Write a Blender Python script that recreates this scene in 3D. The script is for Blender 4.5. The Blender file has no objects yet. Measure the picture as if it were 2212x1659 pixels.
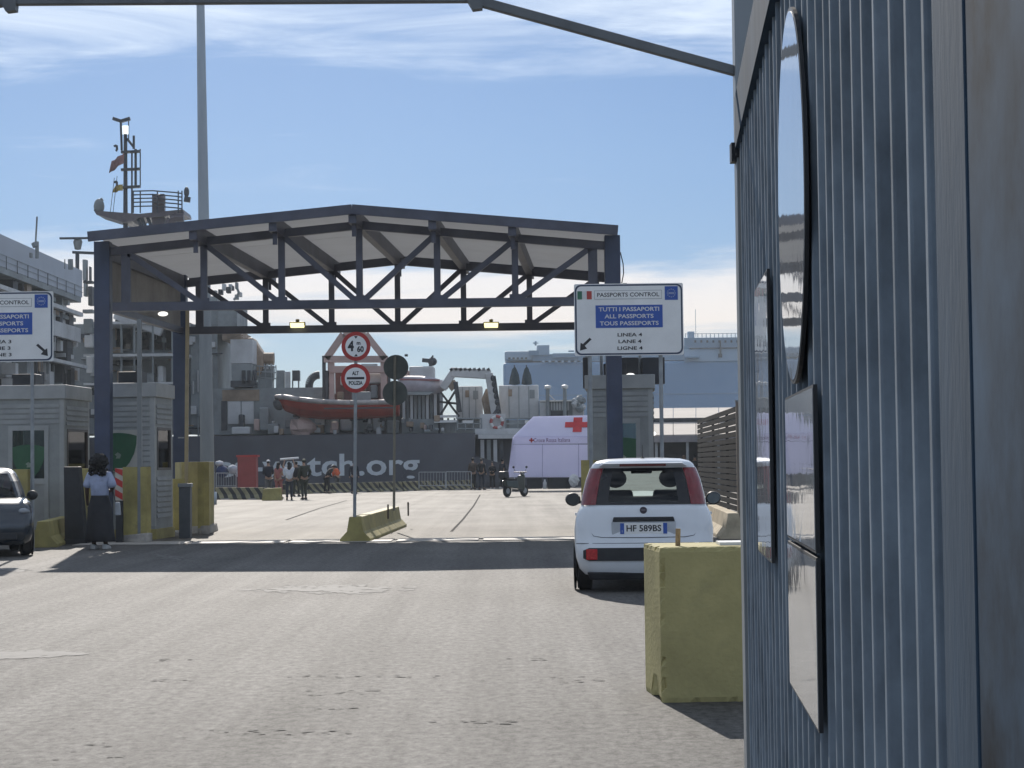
import bpy, bmesh, math, random
from mathutils import Vector, Matrix
random.seed(7)
R = math.radians
sc = bpy.context.scene
col = sc.collection

# ------------------------------------------------------------------ camera
FPX, CX, CY = 4200.0, 1106.0, 829.5            # focal length and centre in units of a 2212 px wide picture
CAMH = 1.5
PITCH = math.atan(171.5 / FPX)
ROLL = 0.012
Fv = Vector((0, math.cos(PITCH), math.sin(PITCH)))
U0 = Vector((0, -math.sin(PITCH), math.cos(PITCH)))
R0 = Vector((1, 0, 0))
Uv = (math.cos(ROLL) * U0 + math.sin(ROLL) * R0).normalized()
Rv = (math.cos(ROLL) * R0 - math.sin(ROLL) * U0).normalized()
cam_d = bpy.data.cameras.new('camera')
cam = bpy.data.objects.new('camera', cam_d)
col.objects.link(cam)
m3 = Matrix((Rv, Uv, -Fv)).transposed()
cam.matrix_world = Matrix.Translation((0, 0, CAMH)) @ m3.to_4x4()
cam_d.sensor_width = 36.0
cam_d.lens = 36.0 * FPX / 2212.0
cam_d.clip_start = 0.1
cam_d.clip_end = 20000
sc.camera = cam

# ------------------------------------------------------------------ sun and sky
SUN_EL, SUN_AZ = R(30.3), R(-8.4)              # the sun stands ahead and a little to the left
sun_dir = Vector((math.sin(SUN_AZ) * math.cos(SUN_EL), math.cos(SUN_AZ) * math.cos(SUN_EL), math.sin(SUN_EL)))
sd = bpy.data.lights.new('sun', 'SUN')
sd.energy = 4.5
sd.angle = R(0.5)
sd.color = (1.0, 0.93, 0.84)
so = bpy.data.objects.new('sun', sd)
col.objects.link(so)
so.rotation_euler = (-sun_dir).to_track_quat('-Z', 'Y').to_euler()

SKY_STRENGTH = 0.062
world = bpy.data.worlds.new('World')
sc.world = world
world.use_nodes = True
wn, wl = world.node_tree.nodes, world.node_tree.links
wn.clear()
wo = wn.new('ShaderNodeOutputWorld')
bg = wn.new('ShaderNodeBackground')
bg.inputs['Strength'].default_value = SKY_STRENGTH
sky = wn.new('ShaderNodeTexSky')
sky.sky_type = 'NISHITA'
sky.sun_disc = False
sky.sun_elevation = SUN_EL
sky.sun_rotation = SUN_AZ
sky.air_density = 1.0
sky.dust_density = 0.35
sky.ozone_density = 1.6
tc = wn.new('ShaderNodeTexCoord')
sep = wn.new('ShaderNodeSeparateXYZ')
wl.new(tc.outputs['Generated'], sep.inputs[0])
mp = wn.new('ShaderNodeMapping')
mp.inputs['Scale'].default_value = (5.0, 5.0, 42.0)
mp.inputs['Location'].default_value = (3.1, 0.7, 0.4)
wl.new(tc.outputs['Generated'], mp.inputs[0])
nz = wn.new('ShaderNodeTexNoise')
nz.inputs['Scale'].default_value = 1.0
nz.inputs['Detail'].default_value = 9
nz.inputs['Roughness'].default_value = 0.6
nz.inputs['Distortion'].default_value = 0.6
wl.new(mp.outputs[0], nz.inputs['Vector'])
# where cloud lies, by height above the horizon (thin veil low down, clear blue, then streaks high up)
cov = wn.new('ShaderNodeValToRGB')
els = cov.color_ramp.elements
els[0].position = 0.0; els[0].color = (0.50, 0.50, 0.50, 1)
els[1].position = 1.0; els[1].color = (0.60, 0.60, 0.60, 1)
for p_, v_ in ((0.052, 0.36), (0.064, 0.52), (0.078, 0.86), (0.094, 0.80), (0.106, 0.46), (0.135, 0.36), (0.185, 0.34), (0.205, 0.56), (0.232, 0.76), (0.30, 0.62)):
    e = els.new(p_); e.color = (v_, v_, v_, 1)
wl.new(sep.outputs['Z'], cov.inputs[0])
addn = wn.new('ShaderNodeMath'); addn.operation = 'ADD'
wl.new(nz.outputs['Fac'], addn.inputs[0]); wl.new(cov.outputs[0], addn.inputs[1])
rng = wn.new('ShaderNodeMapRange')
rng.inputs['From Min'].default_value = 0.93
rng.inputs['From Max'].default_value = 1.30
rng.inputs['To Max'].default_value = 0.92
rng.interpolation_type = 'SMOOTHSTEP'
wl.new(addn.outputs[0], rng.inputs['Value'])
ccol = wn.new('ShaderNodeValToRGB')              # cloud colour: warmer near the horizon, as low air tints it
ce = ccol.color_ramp.elements
ce[0].position = 0.03; ce[0].color = (0.99, 0.84, 0.69, 1)
ce[1].position = 0.17; ce[1].color = (0.80, 0.91, 1.06, 1)
wl.new(sep.outputs['Z'], ccol.inputs[0])
cmul = wn.new('ShaderNodeVectorMath'); cmul.operation = 'SCALE'
cmul.inputs['Scale'].default_value = 15.4
wl.new(ccol.outputs[0], cmul.inputs[0])
smul = wn.new('ShaderNodeVectorMath'); smul.operation = 'MULTIPLY'
tint = wn.new('ShaderNodeValToRGB')               # clear maritime air: keeps the low sky blue rather than yellow
tint.color_ramp.elements[0].position = 0.0; tint.color_ramp.elements[0].color = (0.43, 0.585, 0.93, 1)
tint.color_ramp.elements[1].position = 0.16; tint.color_ramp.elements[1].color = (0.565, 0.74, 1.03, 1)
wl.new(sep.outputs['Z'], tint.inputs[0])
wl.new(tint.outputs[0], smul.inputs[1])
wl.new(sky.outputs[0], smul.inputs[0])
mixc = wn.new('ShaderNodeMix'); mixc.data_type = 'RGBA'
wl.new(rng.outputs[0], mixc.inputs['Factor'])
wl.new(smul.outputs[0], mixc.inputs['A'])
wl.new(cmul.outputs[0], mixc.inputs['B'])
wl.new(mixc.outputs['Result'], bg.inputs['Color'])
wl.new(bg.outputs[0], wo.inputs['Surface'])

sc.view_settings.view_transform = 'Standard'
sc.view_settings.look = 'None'
sc.view_settings.exposure = 0.12
sc.view_settings.gamma = 1.0
sc.view_settings.use_curve_mapping = False
HAZE = 0.00025
sc.cycles.volume_bounces = 0
sc.render.engine = 'CYCLES'
sc.cycles.max_bounces = 8
sc.cycles.transparent_max_bounces = 12
sc.cycles.sample_clamp_indirect = 6.0

# ------------------------------------------------------------------ from the photograph to the place
def at(px, py, Y):
    """point of the place seen at picture position px, py (2212 px wide picture) at distance Y"""
    d = FPX * Fv + (px - CX) * Rv - (py - CY) * Uv
    t = Y / d.y
    return Vector((d.x * t, Y, CAMH + d.z * t))

def gr(px, py, z=0.0):
    d = FPX * Fv + (px - CX) * Rv - (py - CY) * Uv
    t = (z - CAMH) / d.z
    return Vector((d.x * t, d.y * t, z))

# ------------------------------------------------------------------ materials
MATS = {}
def mat(name, c, rough=0.6, metal=0.0, var=0.14, scale=3.0, bump=0.12, bscale=60.0, dirt=0.0, dirtc=(0.16, 0.12, 0.09), spec=0.5, trans=0.0, coat=0.0, alpha=1.0, stretch=(1, 1, 1)):
    if name in MATS:
        return MATS[name]
    m = bpy.data.materials.new(name)
    m.use_nodes = True
    n, l = m.node_tree.nodes, m.node_tree.links
    b = n['Principled BSDF']
    b.inputs['Roughness'].default_value = rough
    b.inputs['Metallic'].default_value = metal
    b.inputs['Specular IOR Level'].default_value = spec
    b.inputs['Coat Weight'].default_value = coat
    b.inputs['Transmission Weight'].default_value = trans
    b.inputs['Alpha'].default_value = alpha
    t = n.new('ShaderNodeTexCoord')
    mpn = n.new('ShaderNodeMapping'); mpn.inputs['Scale'].default_value = stretch
    l.new(t.outputs['Object'], mpn.inputs[0])
    nz = n.new('ShaderNodeTexNoise'); nz.inputs['Scale'].default_value = scale; nz.inputs['Detail'].default_value = 6; nz.inputs['Roughness'].default_value = 0.62
    l.new(mpn.outputs[0], nz.inputs['Vector'])
    rp = n.new('ShaderNodeValToRGB')
    k0, k1 = 1 - var * 1.6, 1 + var * 1.3
    rp.color_ramp.elements[0].position = 0.3; rp.color_ramp.elements[1].position = 0.72
    rp.color_ramp.elements[0].color = (min(1, c[0] * k0), min(1, c[1] * k0), min(1, c[2] * k0), 1)
    rp.color_ramp.elements[1].color = (min(1, c[0] * k1), min(1, c[1] * k1), min(1, c[2] * k1), 1)
    l.new(nz.outputs['Fac'], rp.inputs[0])
    last = rp.outputs[0]
    if dirt > 0:
        n2 = n.new('ShaderNodeTexNoise'); n2.inputs['Scale'].default_value = scale * 2.3; n2.inputs['Detail'].default_value = 8; n2.inputs['Roughness'].default_value = 0.7
        l.new(mpn.outputs[0], n2.inputs['Vector'])
        r2 = n.new('ShaderNodeMapRange'); r2.inputs['From Min'].default_value = 0.52; r2.inputs['From Max'].default_value = 0.72; r2.inputs['To Max'].default_value = dirt
        l.new(n2.outputs['Fac'], r2.inputs['Value'])
        mx = n.new('ShaderNodeMix'); mx.data_type = 'RGBA'
        l.new(r2.outputs[0], mx.inputs['Factor']); l.new(last, mx.inputs['A'])
        mx.inputs['B'].default_value = (*dirtc, 1)
        last = mx.outputs['Result']
    l.new(last, b.inputs['Base Color'])
    if bump > 0:
        n3 = n.new('ShaderNodeTexNoise'); n3.inputs['Scale'].default_value = bscale; n3.inputs['Detail'].default_value = 4
        l.new(mpn.outputs[0], n3.inputs['Vector'])
        bp = n.new('ShaderNodeBump'); bp.inputs['Strength'].default_value = bump; bp.inputs['Distance'].default_value = 0.01
        l.new(n3.outputs['Fac'], bp.inputs['Height'])
        l.new(bp.outputs[0], b.inputs['Normal'])
    MATS[name] = m
    return m

def emit(name, c, s):
    m = mat(name, c, 0.4)
    b = m.node_tree.nodes['Principled BSDF']
    b.inputs['Emission Color'].default_value = (*c, 1); b.inputs['Emission Strength'].default_value = s
    return m

def glass(name, tint=(0.6, 0.66, 0.66), refl=0.12):
    if name in MATS:
        return MATS[name]
    m = bpy.data.materials.new(name); m.use_nodes = True
    n, l = m.node_tree.nodes, m.node_tree.links
    n.clear()
    o = n.new('ShaderNodeOutputMaterial'); t = n.new('ShaderNodeBsdfTransparent'); g = n.new('ShaderNodeBsdfGlossy')
    tc_ = n.new('ShaderNodeTexCoord'); nz_ = n.new('ShaderNodeTexNoise'); nz_.inputs['Scale'].default_value = 2.5
    rp_ = n.new('ShaderNodeValToRGB')
    rp_.color_ramp.elements[0].color = (*[v * 0.85 for v in tint], 1); rp_.color_ramp.elements[1].color = (*tint, 1)
    l.new(tc_.outputs['Object'], nz_.inputs['Vector']); l.new(nz_.outputs['Fac'], rp_.inputs[0]); l.new(rp_.outputs[0], t.inputs[0])
    g.inputs['Roughness'].default_value = 0.03
    f = n.new('ShaderNodeFresnel'); f.inputs['IOR'].default_value = 1.5
    mx = n.new('ShaderNodeMixShader')
    l.new(f.outputs[0], mx.inputs[0]); l.new(t.outputs[0], mx.inputs[1]); l.new(g.outputs[0], mx.inputs[2])
    l.new(mx.outputs[0], o.inputs['Surface'])
    MATS[name] = m
    return m

# ------------------------------------------------------------------ mesh builder
class MB:
    def __init__(s):
        s.v, s.f = [], []
    def poly(s, pts):
        i = len(s.v); s.v += [Vector(p) for p in pts]; s.f.append(list(range(i, i + len(pts)))); return s
    def hexa(s, c):                                   # 8 corners: bottom four, top four
        i = len(s.v); s.v += [Vector(p) for p in c]
        for q in ((0, 3, 2, 1), (4, 5, 6, 7), (0, 1, 5, 4), (1, 2, 6, 5), (2, 3, 7, 6), (3, 0, 4, 7)):
            s.f.append([i + k for k in q])
        return s
    def box(s, x0, y0, z0, x1, y1, z1):
        return s.hexa([(x0, y0, z0), (x1, y0, z0), (x1, y1, z0), (x0, y1, z0), (x0, y0, z1), (x1, y0, z1), (x1, y1, z1), (x0, y1, z1)])
    def pbox(s, px0, py0, px1, py1, Y, depth):        # a box whose near face fills that part of the picture
        m_ = at((px0 + px1) / 2, (py0 + py1) / 2, Y); k = Y / FPX
        hx, hz = abs(px1 - px0) * k / 2, abs(py1 - py0) * k / 2
        return s.box(m_.x - hx, Y, m_.z - hz, m_.x + hx, Y + depth, m_.z + hz)
    def beam(s, p, q, w, h, up=(0, 0, 1)):
        p, q = Vector(p), Vector(q); d = (q - p).normalized(); up = Vector(up)
        if abs(d.dot(up)) > 0.98: up = Vector((0, 1, 0))
        a = d.cross(up).normalized(); b = a.cross(d).normalized()
        a, b = a * w / 2, b * h / 2
        return s.hexa([p - a - b, p + a - b, p + a + b, p - a + b, q - a - b, q + a - b, q + a + b, q - a + b])
    def tube(s, p, q, r, n=8, r2=None, cap=True):
        p, q = Vector(p), Vector(q); r2 = r if r2 is None else r2
        d = (q - p).normalized(); up = Vector((0, 0, 1)) if abs(d.z) < 0.95 else Vector((0, 1, 0))
        a = d.cross(up).normalized(); b = a.cross(d)
        i = len(s.v)
        for c, rr in ((p, r), (q, r2)):
            for k in range(n):
                t = 2 * math.pi * k / n
                s.v.append(c + (a * math.cos(t) + b * math.sin(t)) * rr)
        for k in range(n):
            s.f.append([i + k, i + (k + 1) % n, i + n + (k + 1) % n, i + n + k])
        if cap:
            s.f.append([i + k for k in range(n)][::-1]); s.f.append([i + n + k for k in range(n)])
        return s
    def path(s, pts, r, n=6):
        for a, b in zip(pts[:-1], pts[1:]):
            s.tube(a, b, r, n)
        return s
    def prism(s, pts, vec):
        pts = [Vector(p) for p in pts]; vec = Vector(vec); i = len(s.v); n = len(pts)
        s.v += pts + [p + vec for p in pts]
        s.f.append([i + k for k in range(n)][::-1]); s.f.append([i + n + k for k in range(n)])
        for k in range(n):
            s.f.append([i + k, i + (k + 1) % n, i + n + (k + 1) % n, i + n + k])
        return s
    def ppoly(s, pix, Y, depth):                      # an outline at its distance, with real thickness
        return s.prism([at(x, y, Y) for x, y in pix], (0, depth, 0))
    def slab(s, a, b, c, d, t):
        a, b, c, d = map(Vector, (a, b, c, d)); n = (b - a).cross(d - a).normalized() * t
        return s.hexa([a, b, c, d, a + n, b + n, c + n, d + n])
    def lathe(s, prof, c, n=16, axis='z'):
        c = Vector(c); i = len(s.v); m_ = len(prof)
        for r, z in prof:
            for k in range(n):
                t = 2 * math.pi * k / n; x, y = r * math.cos(t), r * math.sin(t)
                s.v.append(c + (Vector((x, y, z)) if axis == 'z' else Vector((z, x, y)) if axis == 'x' else Vector((x, z, y))))
        for j in range(m_ - 1):
            for k in range(n):
                s.f.append([i + j * n + k, i + j * n + (k + 1) % n, i + (j + 1) * n + (k + 1) % n, i + (j + 1) * n + k])
        if prof[0][0] > 1e-6: s.f.append([i + k for k in range(n)][::-1])
        if prof[-1][0] > 1e-6: s.f.append([i + (m_ - 1) * n + k for k in range(n)])
        return s
    def ball(s, c, rx, ry=None, rz=None, n=12, m_=8, jit=0.0):
        ry = rx if ry is None else ry; rz = rx if rz is None else rz
        c = Vector(c); i = len(s.v)
        for j in range(m_ + 1):
            ph = math.pi * j / m_
            for k in range(n):
                t = 2 * math.pi * k / n; q = 1 + random.uniform(-jit, jit)
                s.v.append(c + Vector((rx * math.sin(ph) * math.cos(t) * q, ry * math.sin(ph) * math.sin(t) * q, rz * math.cos(ph) * q)))
        for j in range(m_):
            for k in range(n):
                s.f.append([i + j * n + k, i + j * n + (k + 1) % n, i + (j + 1) * n + (k + 1) % n, i + (j + 1) * n + k])
        return s
    def xf(s, mx):
        s.v = [mx @ v for v in s.v]; return s
    def build(s, name, m, parent=None, local=False, smooth=False, bevel=0.0, label=None, sub=0):
        me = bpy.data.meshes.new(name)
        vs = s.v
        off = Vector((0, 0, 0))
        if parent is not None and not local:
            top = parent
            while top.parent: top = top.parent
            inv = (Matrix.Translation(top.location) @ Matrix.Rotation(top.rotation_euler.z, 4, 'Z')).inverted()
            vs = [inv @ v for v in vs]
        elif parent is None and not local:
            zs = min(v.z for v in vs)
            off = Vector((sum(v.x for v in vs) / len(vs), sum(v.y for v in vs) / len(vs), zs))
            vs = [v - off for v in vs]
        me.from_pydata([tuple(v) for v in vs], [], s.f)
        bm = bmesh.new(); bm.from_mesh(me)
        bmesh.ops.remove_doubles(bm, verts=bm.verts, dist=1e-5)
        bmesh.ops.recalc_face_normals(bm, faces=bm.faces)
        bm.to_mesh(me); bm.free()
        me.materials.append(m)
        if smooth:
            for p in me.polygons: p.use_smooth = True
        o = bpy.data.objects.new(name, me)
        o.location = off
        col.objects.link(o)
        if parent is not None: o.parent = parent
        if bevel > 0:
            bv = o.modifiers.new('bevel', 'BEVEL'); bv.width = bevel; bv.segments = 2; bv.limit_method = 'ANGLE'; bv.angle_limit = R(40)
        if sub:
            sm = o.modifiers.new('sub', 'SUBSURF'); sm.levels = sub; sm.render_levels = sub
        if label: o['label'] = label
        return o

def tag(o, label=None, cat=None, group=None, kind=None):
    if label: o['label'] = label
    if cat: o['category'] = cat
    if group: o['group'] = group
    if kind: o['kind'] = kind
    return o

def thing(name, label, cat, loc=(0, 0, 0), rz=0.0, group=None):
    o = bpy.data.objects.new(name, None); col.objects.link(o)
    o.location = loc; o.rotation_euler = (0, 0, rz); o.empty_display_size = 0.2
    return tag(o, label, cat, group)

def copy_tree(o, parent=None):
    c = o.copy(); col.objects.link(c)
    if parent is not None: c.parent = parent
    for ch in list(o.children): copy_tree(ch, c)
    return c

def text(name, body, size, mx, m, parent, extrude=0.002, align='CENTER', width=None, bold=0.0, local=False):
    cu = bpy.data.curves.new(name, 'FONT'); cu.body = body; cu.size = size; cu.extrude = extrude
    cu.align_x = align; cu.align_y = 'CENTER'; cu.offset = bold; cu.resolution_u = 3
    t = bpy.data.objects.new(name, cu); col.objects.link(t)
    dg = bpy.context.evaluated_depsgraph_get(); dg.update()
    me = bpy.data.meshes.new_from_object(t.evaluated_get(dg))
    bpy.data.objects.remove(t)
    xs = [v.co.x for v in me.vertices]
    k = 1.0
    if width: k = width / (max(xs) - min(xs))
    inv = Matrix.Identity(4)
    if not local:
        top = parent
        while top.parent: top = top.parent
        inv = (Matrix.Translation(top.location) @ Matrix.Rotation(top.rotation_euler.z, 4, 'Z')).inverted()
    for v in me.vertices: v.co = inv @ (mx @ Vector((v.co.x * k, v.co.y, v.co.z)))
    me.materials.clear(); me.materials.append(m)
    o = bpy.data.objects.new(name, me); col.objects.link(o); o.parent = parent
    return o

FACE = Matrix(((1, 0, 0, 0), (0, 0, -1, 0), (0, 1, 0, 0), (0, 0, 0, 1)))   # text upright, read from -y
def face_at(x, y, z):
    return Matrix.Translation((x, y, z)) @ FACE

def skin(name, verts, edges, radii, m, parent, sub=1, roots=(0,)):
    me = bpy.data.meshes.new(name); me.from_pydata(verts, edges, [])
    me.materials.append(m)
    o = bpy.data.objects.new(name, me); col.objects.link(o); o.parent = parent
    sk = o.modifiers.new('skin', 'SKIN'); sk.use_smooth_shade = True
    for i, r in enumerate(radii):
        r = r if isinstance(r, tuple) else (r, r)
        me.skin_vertices[0].data[i].radius = r
        me.skin_vertices[0].data[i].use_root = i in roots
    if sub:
        sb = o.modifiers.new('sub', 'SUBSURF'); sb.levels = sub; sb.render_levels = sub
    return o

# shared materials
STEEL = mat('navy_steel', (0.088, 0.094, 0.128), 0.45, var=0.2, scale=1.5, bump=0.08, dirt=0.25, dirtc=(0.10, 0.085, 0.07))
BLUEPOST = mat('blue_painted_steel', (0.042, 0.060, 0.112), 0.45, var=0.2, scale=1.2, dirt=0.2, dirtc=(0.09, 0.09, 0.11))
ROOFP = mat('grey_roof_sheet', (0.46, 0.47, 0.47), 0.7, var=0.18, scale=0.8, bump=0.05, dirt=0.35, dirtc=(0.25, 0.22, 0.19))
def let_through(m, share, c):                  # a sheet that lets part of the light through
    n, l = m.node_tree.nodes, m.node_tree.links
    o = next(q for q in n if q.type == 'OUTPUT_MATERIAL'); was = o.inputs['Surface'].links[0].from_socket
    t = n.new('ShaderNodeBsdfTranslucent'); t.inputs[0].default_value = (*c, 1)
    x = n.new('ShaderNodeMixShader'); x.inputs[0].default_value = share
    l.new(was, x.inputs[1]); l.new(t.outputs[0], x.inputs[2]); l.new(x.outputs[0], o.inputs['Surface'])
let_through(ROOFP, 0.72, (0.51, 0.51, 0.51))
SIDEP = mat('brownish_side_sheet', (0.30, 0.29, 0.28), 0.7, var=0.2, scale=0.8, bump=0.05, dirt=0.4, dirtc=(0.2, 0.18, 0.16))
GALV = mat('galvanised_steel', (0.33, 0.35, 0.36), 0.5, metal=0.35, var=0.15, scale=4)
GREYP = mat('grey_paint', (0.20, 0.215, 0.22), 0.5, var=0.12, scale=2)
MASTP = mat('grey_mast_paint', (0.33, 0.38, 0.42), 0.5, var=0.15, scale=1.0, stretch=(1, 1, 0.2))
BEIGE = mat('beige_paint', (0.42, 0.35, 0.22), 0.6, var=0.15, scale=2, dirt=0.2)
YEL = mat('worn_yellow_paint', (0.37, 0.315, 0.115), 0.7, var=0.22, scale=1.6, bump=0.25, bscale=30, dirt=0.55, dirtc=(0.16, 0.145, 0.09))
YELB = mat('olive_yellow_concrete', (0.47, 0.41, 0.19), 0.8, var=0.16, scale=1.3, bump=0.5, bscale=35, dirt=0.45, dirtc=(0.27, 0.235, 0.13), spec=0.25)
CONC = mat('bare_concrete', (0.36, 0.34, 0.31), 0.85, var=0.25, scale=3, bump=0.5, bscale=25, dirt=0.4)
BEIGEC = mat('beige_concrete', (0.52, 0.44, 0.31), 0.85, var=0.15, scale=3, bump=0.3, bscale=30, dirt=0.25)
WHITE = mat('white_paint', (0.74, 0.74, 0.72), 0.5, var=0.06, scale=2, bump=0.03, dirt=0.12, dirtc=(0.4, 0.35, 0.3))
SIGNW = mat('white_sign_sheet', (0.90, 0.90, 0.88), 0.45, var=0.05, scale=2, bump=0.0)
SIGNB = mat('blue_sign_sheet', (0.03, 0.10, 0.42), 0.45, var=0.06, scale=3, bump=0.0)
INK = mat('black_sign_ink', (0.02, 0.02, 0.025), 0.5, var=0.1, bump=0.0)
RED = mat('red_paint', (0.45, 0.035, 0.03), 0.5, var=0.12, scale=3, bump=0.03)
DARK = mat('dark_plastic', (0.022, 0.024, 0.028), 0.5, var=0.2, scale=5, bump=0.1)
RUBBER = mat('tyre_rubber', (0.018, 0.018, 0.019), 0.85, var=0.2, scale=12, bump=0.3)
GREEN = mat('dark_green_film', (0.03, 0.11, 0.055), 0.5, var=0.12, scale=3, bump=0.0)
SIGNBACK = mat('grey_sign_back', (0.10, 0.12, 0.115), 0.55, var=0.15, scale=3)
GLASS = glass('clear_window_glass', (0.72, 0.78, 0.78))
CARGLASS = glass('tinted_car_glass', (0.74, 0.80, 0.79))
LANE = 0.065                                     # the lanes run slightly to the right of straight ahead
LANE_RZ = -math.atan(LANE)

# ================================================================== SETTING
def ground_mat(name, c_lo, c_hi, speck, rough, spec):
    m = bpy.data.materials.new(name); m.use_nodes = True
    n, l = m.node_tree.nodes, m.node_tree.links
    b = n['Principled BSDF']; b.inputs['Roughness'].default_value = rough; b.inputs['Specular IOR Level'].default_value = spec
    t = n.new('ShaderNodeTexCoord')
    def noise(scale, detail, stretch=(1, 1, 1), rough_=0.6):
        mp_ = n.new('ShaderNodeMapping'); mp_.inputs['Scale'].default_value = stretch
        l.new(t.outputs['Object'], mp_.inputs[0])
        q = n.new('ShaderNodeTexNoise'); q.inputs['Scale'].default_value = scale; q.inputs['Detail'].default_value = detail; q.inputs['Roughness'].default_value = rough_
        l.new(mp_.outputs[0], q.inputs['Vector']); return q
    big = noise(0.35, 8, (1.0, 0.55, 1))
    rp = n.new('ShaderNodeValToRGB')
    rp.color_ramp.elements[0].position = 0.32; rp.color_ramp.elements[1].position = 0.70
    rp.color_ramp.elements[0].color = (*c_lo, 1); rp.color_ramp.elements[1].color = (*c_hi, 1)
    l.new(big.outputs['Fac'], rp.inputs[0])
    fine = noise(15.0, 6, (1, 0.6, 1), 0.8)                   # aggregate worn bare
    r2 = n.new('ShaderNodeMapRange'); r2.inputs['From Min'].default_value = 0.3; r2.inputs['From Max'].default_value = 0.72
    r2.inputs['To Min'].default_value = 1 - speck; r2.inputs['To Max'].default_value = 1 + speck
    l.new(fine.outputs['Fac'], r2.inputs['Value'])
    v = n.new('ShaderNodeVectorMath'); v.operation = 'SCALE'
    l.new(rp.outputs[0], v.inputs[0]); l.new(r2.outputs[0], v.inputs['Scale'])
    trk = noise(0.9, 5, (2.2, 0.06, 1))                          # tyre-worn tracks along the lanes
    r3 = n.new('ShaderNodeMapRange'); r3.inputs['From Min'].default_value = 0.35; r3.inputs['From Max'].default_value = 0.66
    r3.inputs['To Min'].default_value = 0.78; r3.inputs['To Max'].default_value = 1.10
    l.new(trk.outputs['Fac'], r3.inputs['Value'])
    v2 = n.new('ShaderNodeVectorMath'); v2.operation = 'SCALE'
    l.new(v.outputs[0], v2.inputs[0]); l.new(r3.outputs[0], v2.inputs['Scale'])
    sm_ = n.new('ShaderNodeMath'); sm_.operation = 'MULTIPLY'
    l.new(r2.outputs[0], sm_.inputs[0]); l.new(r3.outputs[0], sm_.inputs[1])
    sm2 = n.new('ShaderNodeMath'); sm2.operation = 'MULTIPLY'; sm2.inputs[1].default_value = spec; l.new(sm_.outputs[0], sm2.inputs[0])
    l.new(sm2.outputs[0], b.inputs['Specular IOR Level'])
    st = noise(1.7, 9, (0.8, 0.5, 1), 0.7)                       # oil and tar stains
    r4 = n.new('ShaderNodeMapRange'); r4.inputs['From Min'].default_value = 0.60; r4.inputs['From Max'].default_value = 0.74; r4.inputs['To Max'].default_value = 0.55
    l.new(st.outputs['Fac'], r4.inputs['Value'])
    mx = n.new('ShaderNodeMix'); mx.data_type = 'RGBA'
    l.new(r4.outputs[0], mx.inputs['Factor']); l.new(v2.outputs[0], mx.inputs['A']); mx.inputs['B'].default_value = (c_lo[0] * 0.45, c_lo[1] * 0.45, c_lo[2] * 0.45, 1)
    l.new(mx.outputs['Result'], b.inputs['Base Color'])
    bn = noise(42.0, 6, (1, 1, 1), 0.7)
    bp = n.new('ShaderNodeBump'); bp.inputs['Strength'].default_value = 0.85; bp.inputs['Distance'].default_value = 0.014
    l.new(bn.outputs['Fac'], bp.inputs['Height']); l.new(bp.outputs[0], b.inputs['Normal'])
    return m

ASPH = ground_mat('old_asphalt', (0.084, 0.079, 0.072), (0.146, 0.138, 0.126), 0.58, 0.76, 0.40)
PAVE = ground_mat('quay_concrete', (0.125, 0.112, 0.094), (0.235, 0.213, 0.182), 0.2, 0.76, 0.31)

QUAY = 118.5
def grid_sheet(x0, x1, y0, y1, z):
    b = MB(); b.poly([(x0, y0, z), (x1, y0, z), (x1, y1, z), (x0, y1, z)]); return b
ob = grid_sheet(-400, 400, -60, QUAY, 0).build('ground', ASPH, local=True); ob['kind'] = 'structure'
MB().box(-400, QUAY, -3, 400, QUAY + 0.6, 0.02).build('quay_edge', CONC, local=True)['kind'] = 'structure'
ob = grid_sheet(-400, 400, 39.3, QUAY - 0.01, 0.004).build('quay_pavement', PAVE, local=True); ob['kind'] = 'structure'
WATER = mat('harbour_water', (0.02, 0.05, 0.07), 0.12, var=0.2, scale=0.05, bump=0.35, bscale=0.8)
grid_sheet(-9000, 9000, QUAY + 0.6, 14000, -2.6).build('water', WATER, local=True)['kind'] = 'structure'

# the drain strip where asphalt and quay pavement meet: separate concrete slabs with open joints
SLAB = mat('drain_slab_concrete', (0.44, 0.41, 0.37), 0.7, var=0.2, scale=2.0, bump=0.3, bscale=30, dirt=0.35)
ap = grid_sheet(-9, 3.4, 37.9, 39.3, 0.003).build('drain_strip', mat('joint_tar', (0.06, 0.055, 0.05), 0.8), local=True); ap['kind'] = 'structure'
x = -8.6
for k in range(6):
    w_ = (2.25, 1.95, 2.1, 1.7, 2.4, 1.3)[k]
    MB().box(x, 37.95 + 0.02 * (k % 2), 0.004, x + w_ - 0.10, 39.25, 0.018).build('slab', SLAB, ap, local=True)
    x += w_

def strip(name, pix, w, m, z=0.008):
    pts = [gr(*p, z) for p in pix]; b = MB()
    for a, c in zip(pts[:-1], pts[1:]):
        d = (c - a).normalized(); s = Vector((d.y, -d.x, 0)) * w / 2
        b.poly([a - s, a + s, c + s, c - s])
    o = b.build(name, m, local=True); o['kind'] = 'structure'; return o
TAR = mat('tar_seam', (0.055, 0.052, 0.05), 0.9, var=0.3, spec=0.05)
strip('pavement_seam', [(1037, 1069), (1023, 1093), (999, 1123), (975, 1148)], 0.06, TAR)
strip('pavement_seam', [(749, 1081), (690, 1098), (618, 1123)], 0.07, TAR)
strip('pavement_seam', [(1225, 1090), (1150, 1092), (1040, 1093)], 0.10, TAR)
PAINT = mat('worn_white_marking', (0.185, 0.178, 0.167), 0.78, var=0.12, scale=6, bump=0.0, dirt=0.6, dirtc=(0.13, 0.125, 0.12), spec=0.26)
FLECK = mat('dark_fleck', (0.075, 0.072, 0.068), 0.8, var=0.3, scale=20, spec=0.2)
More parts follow.
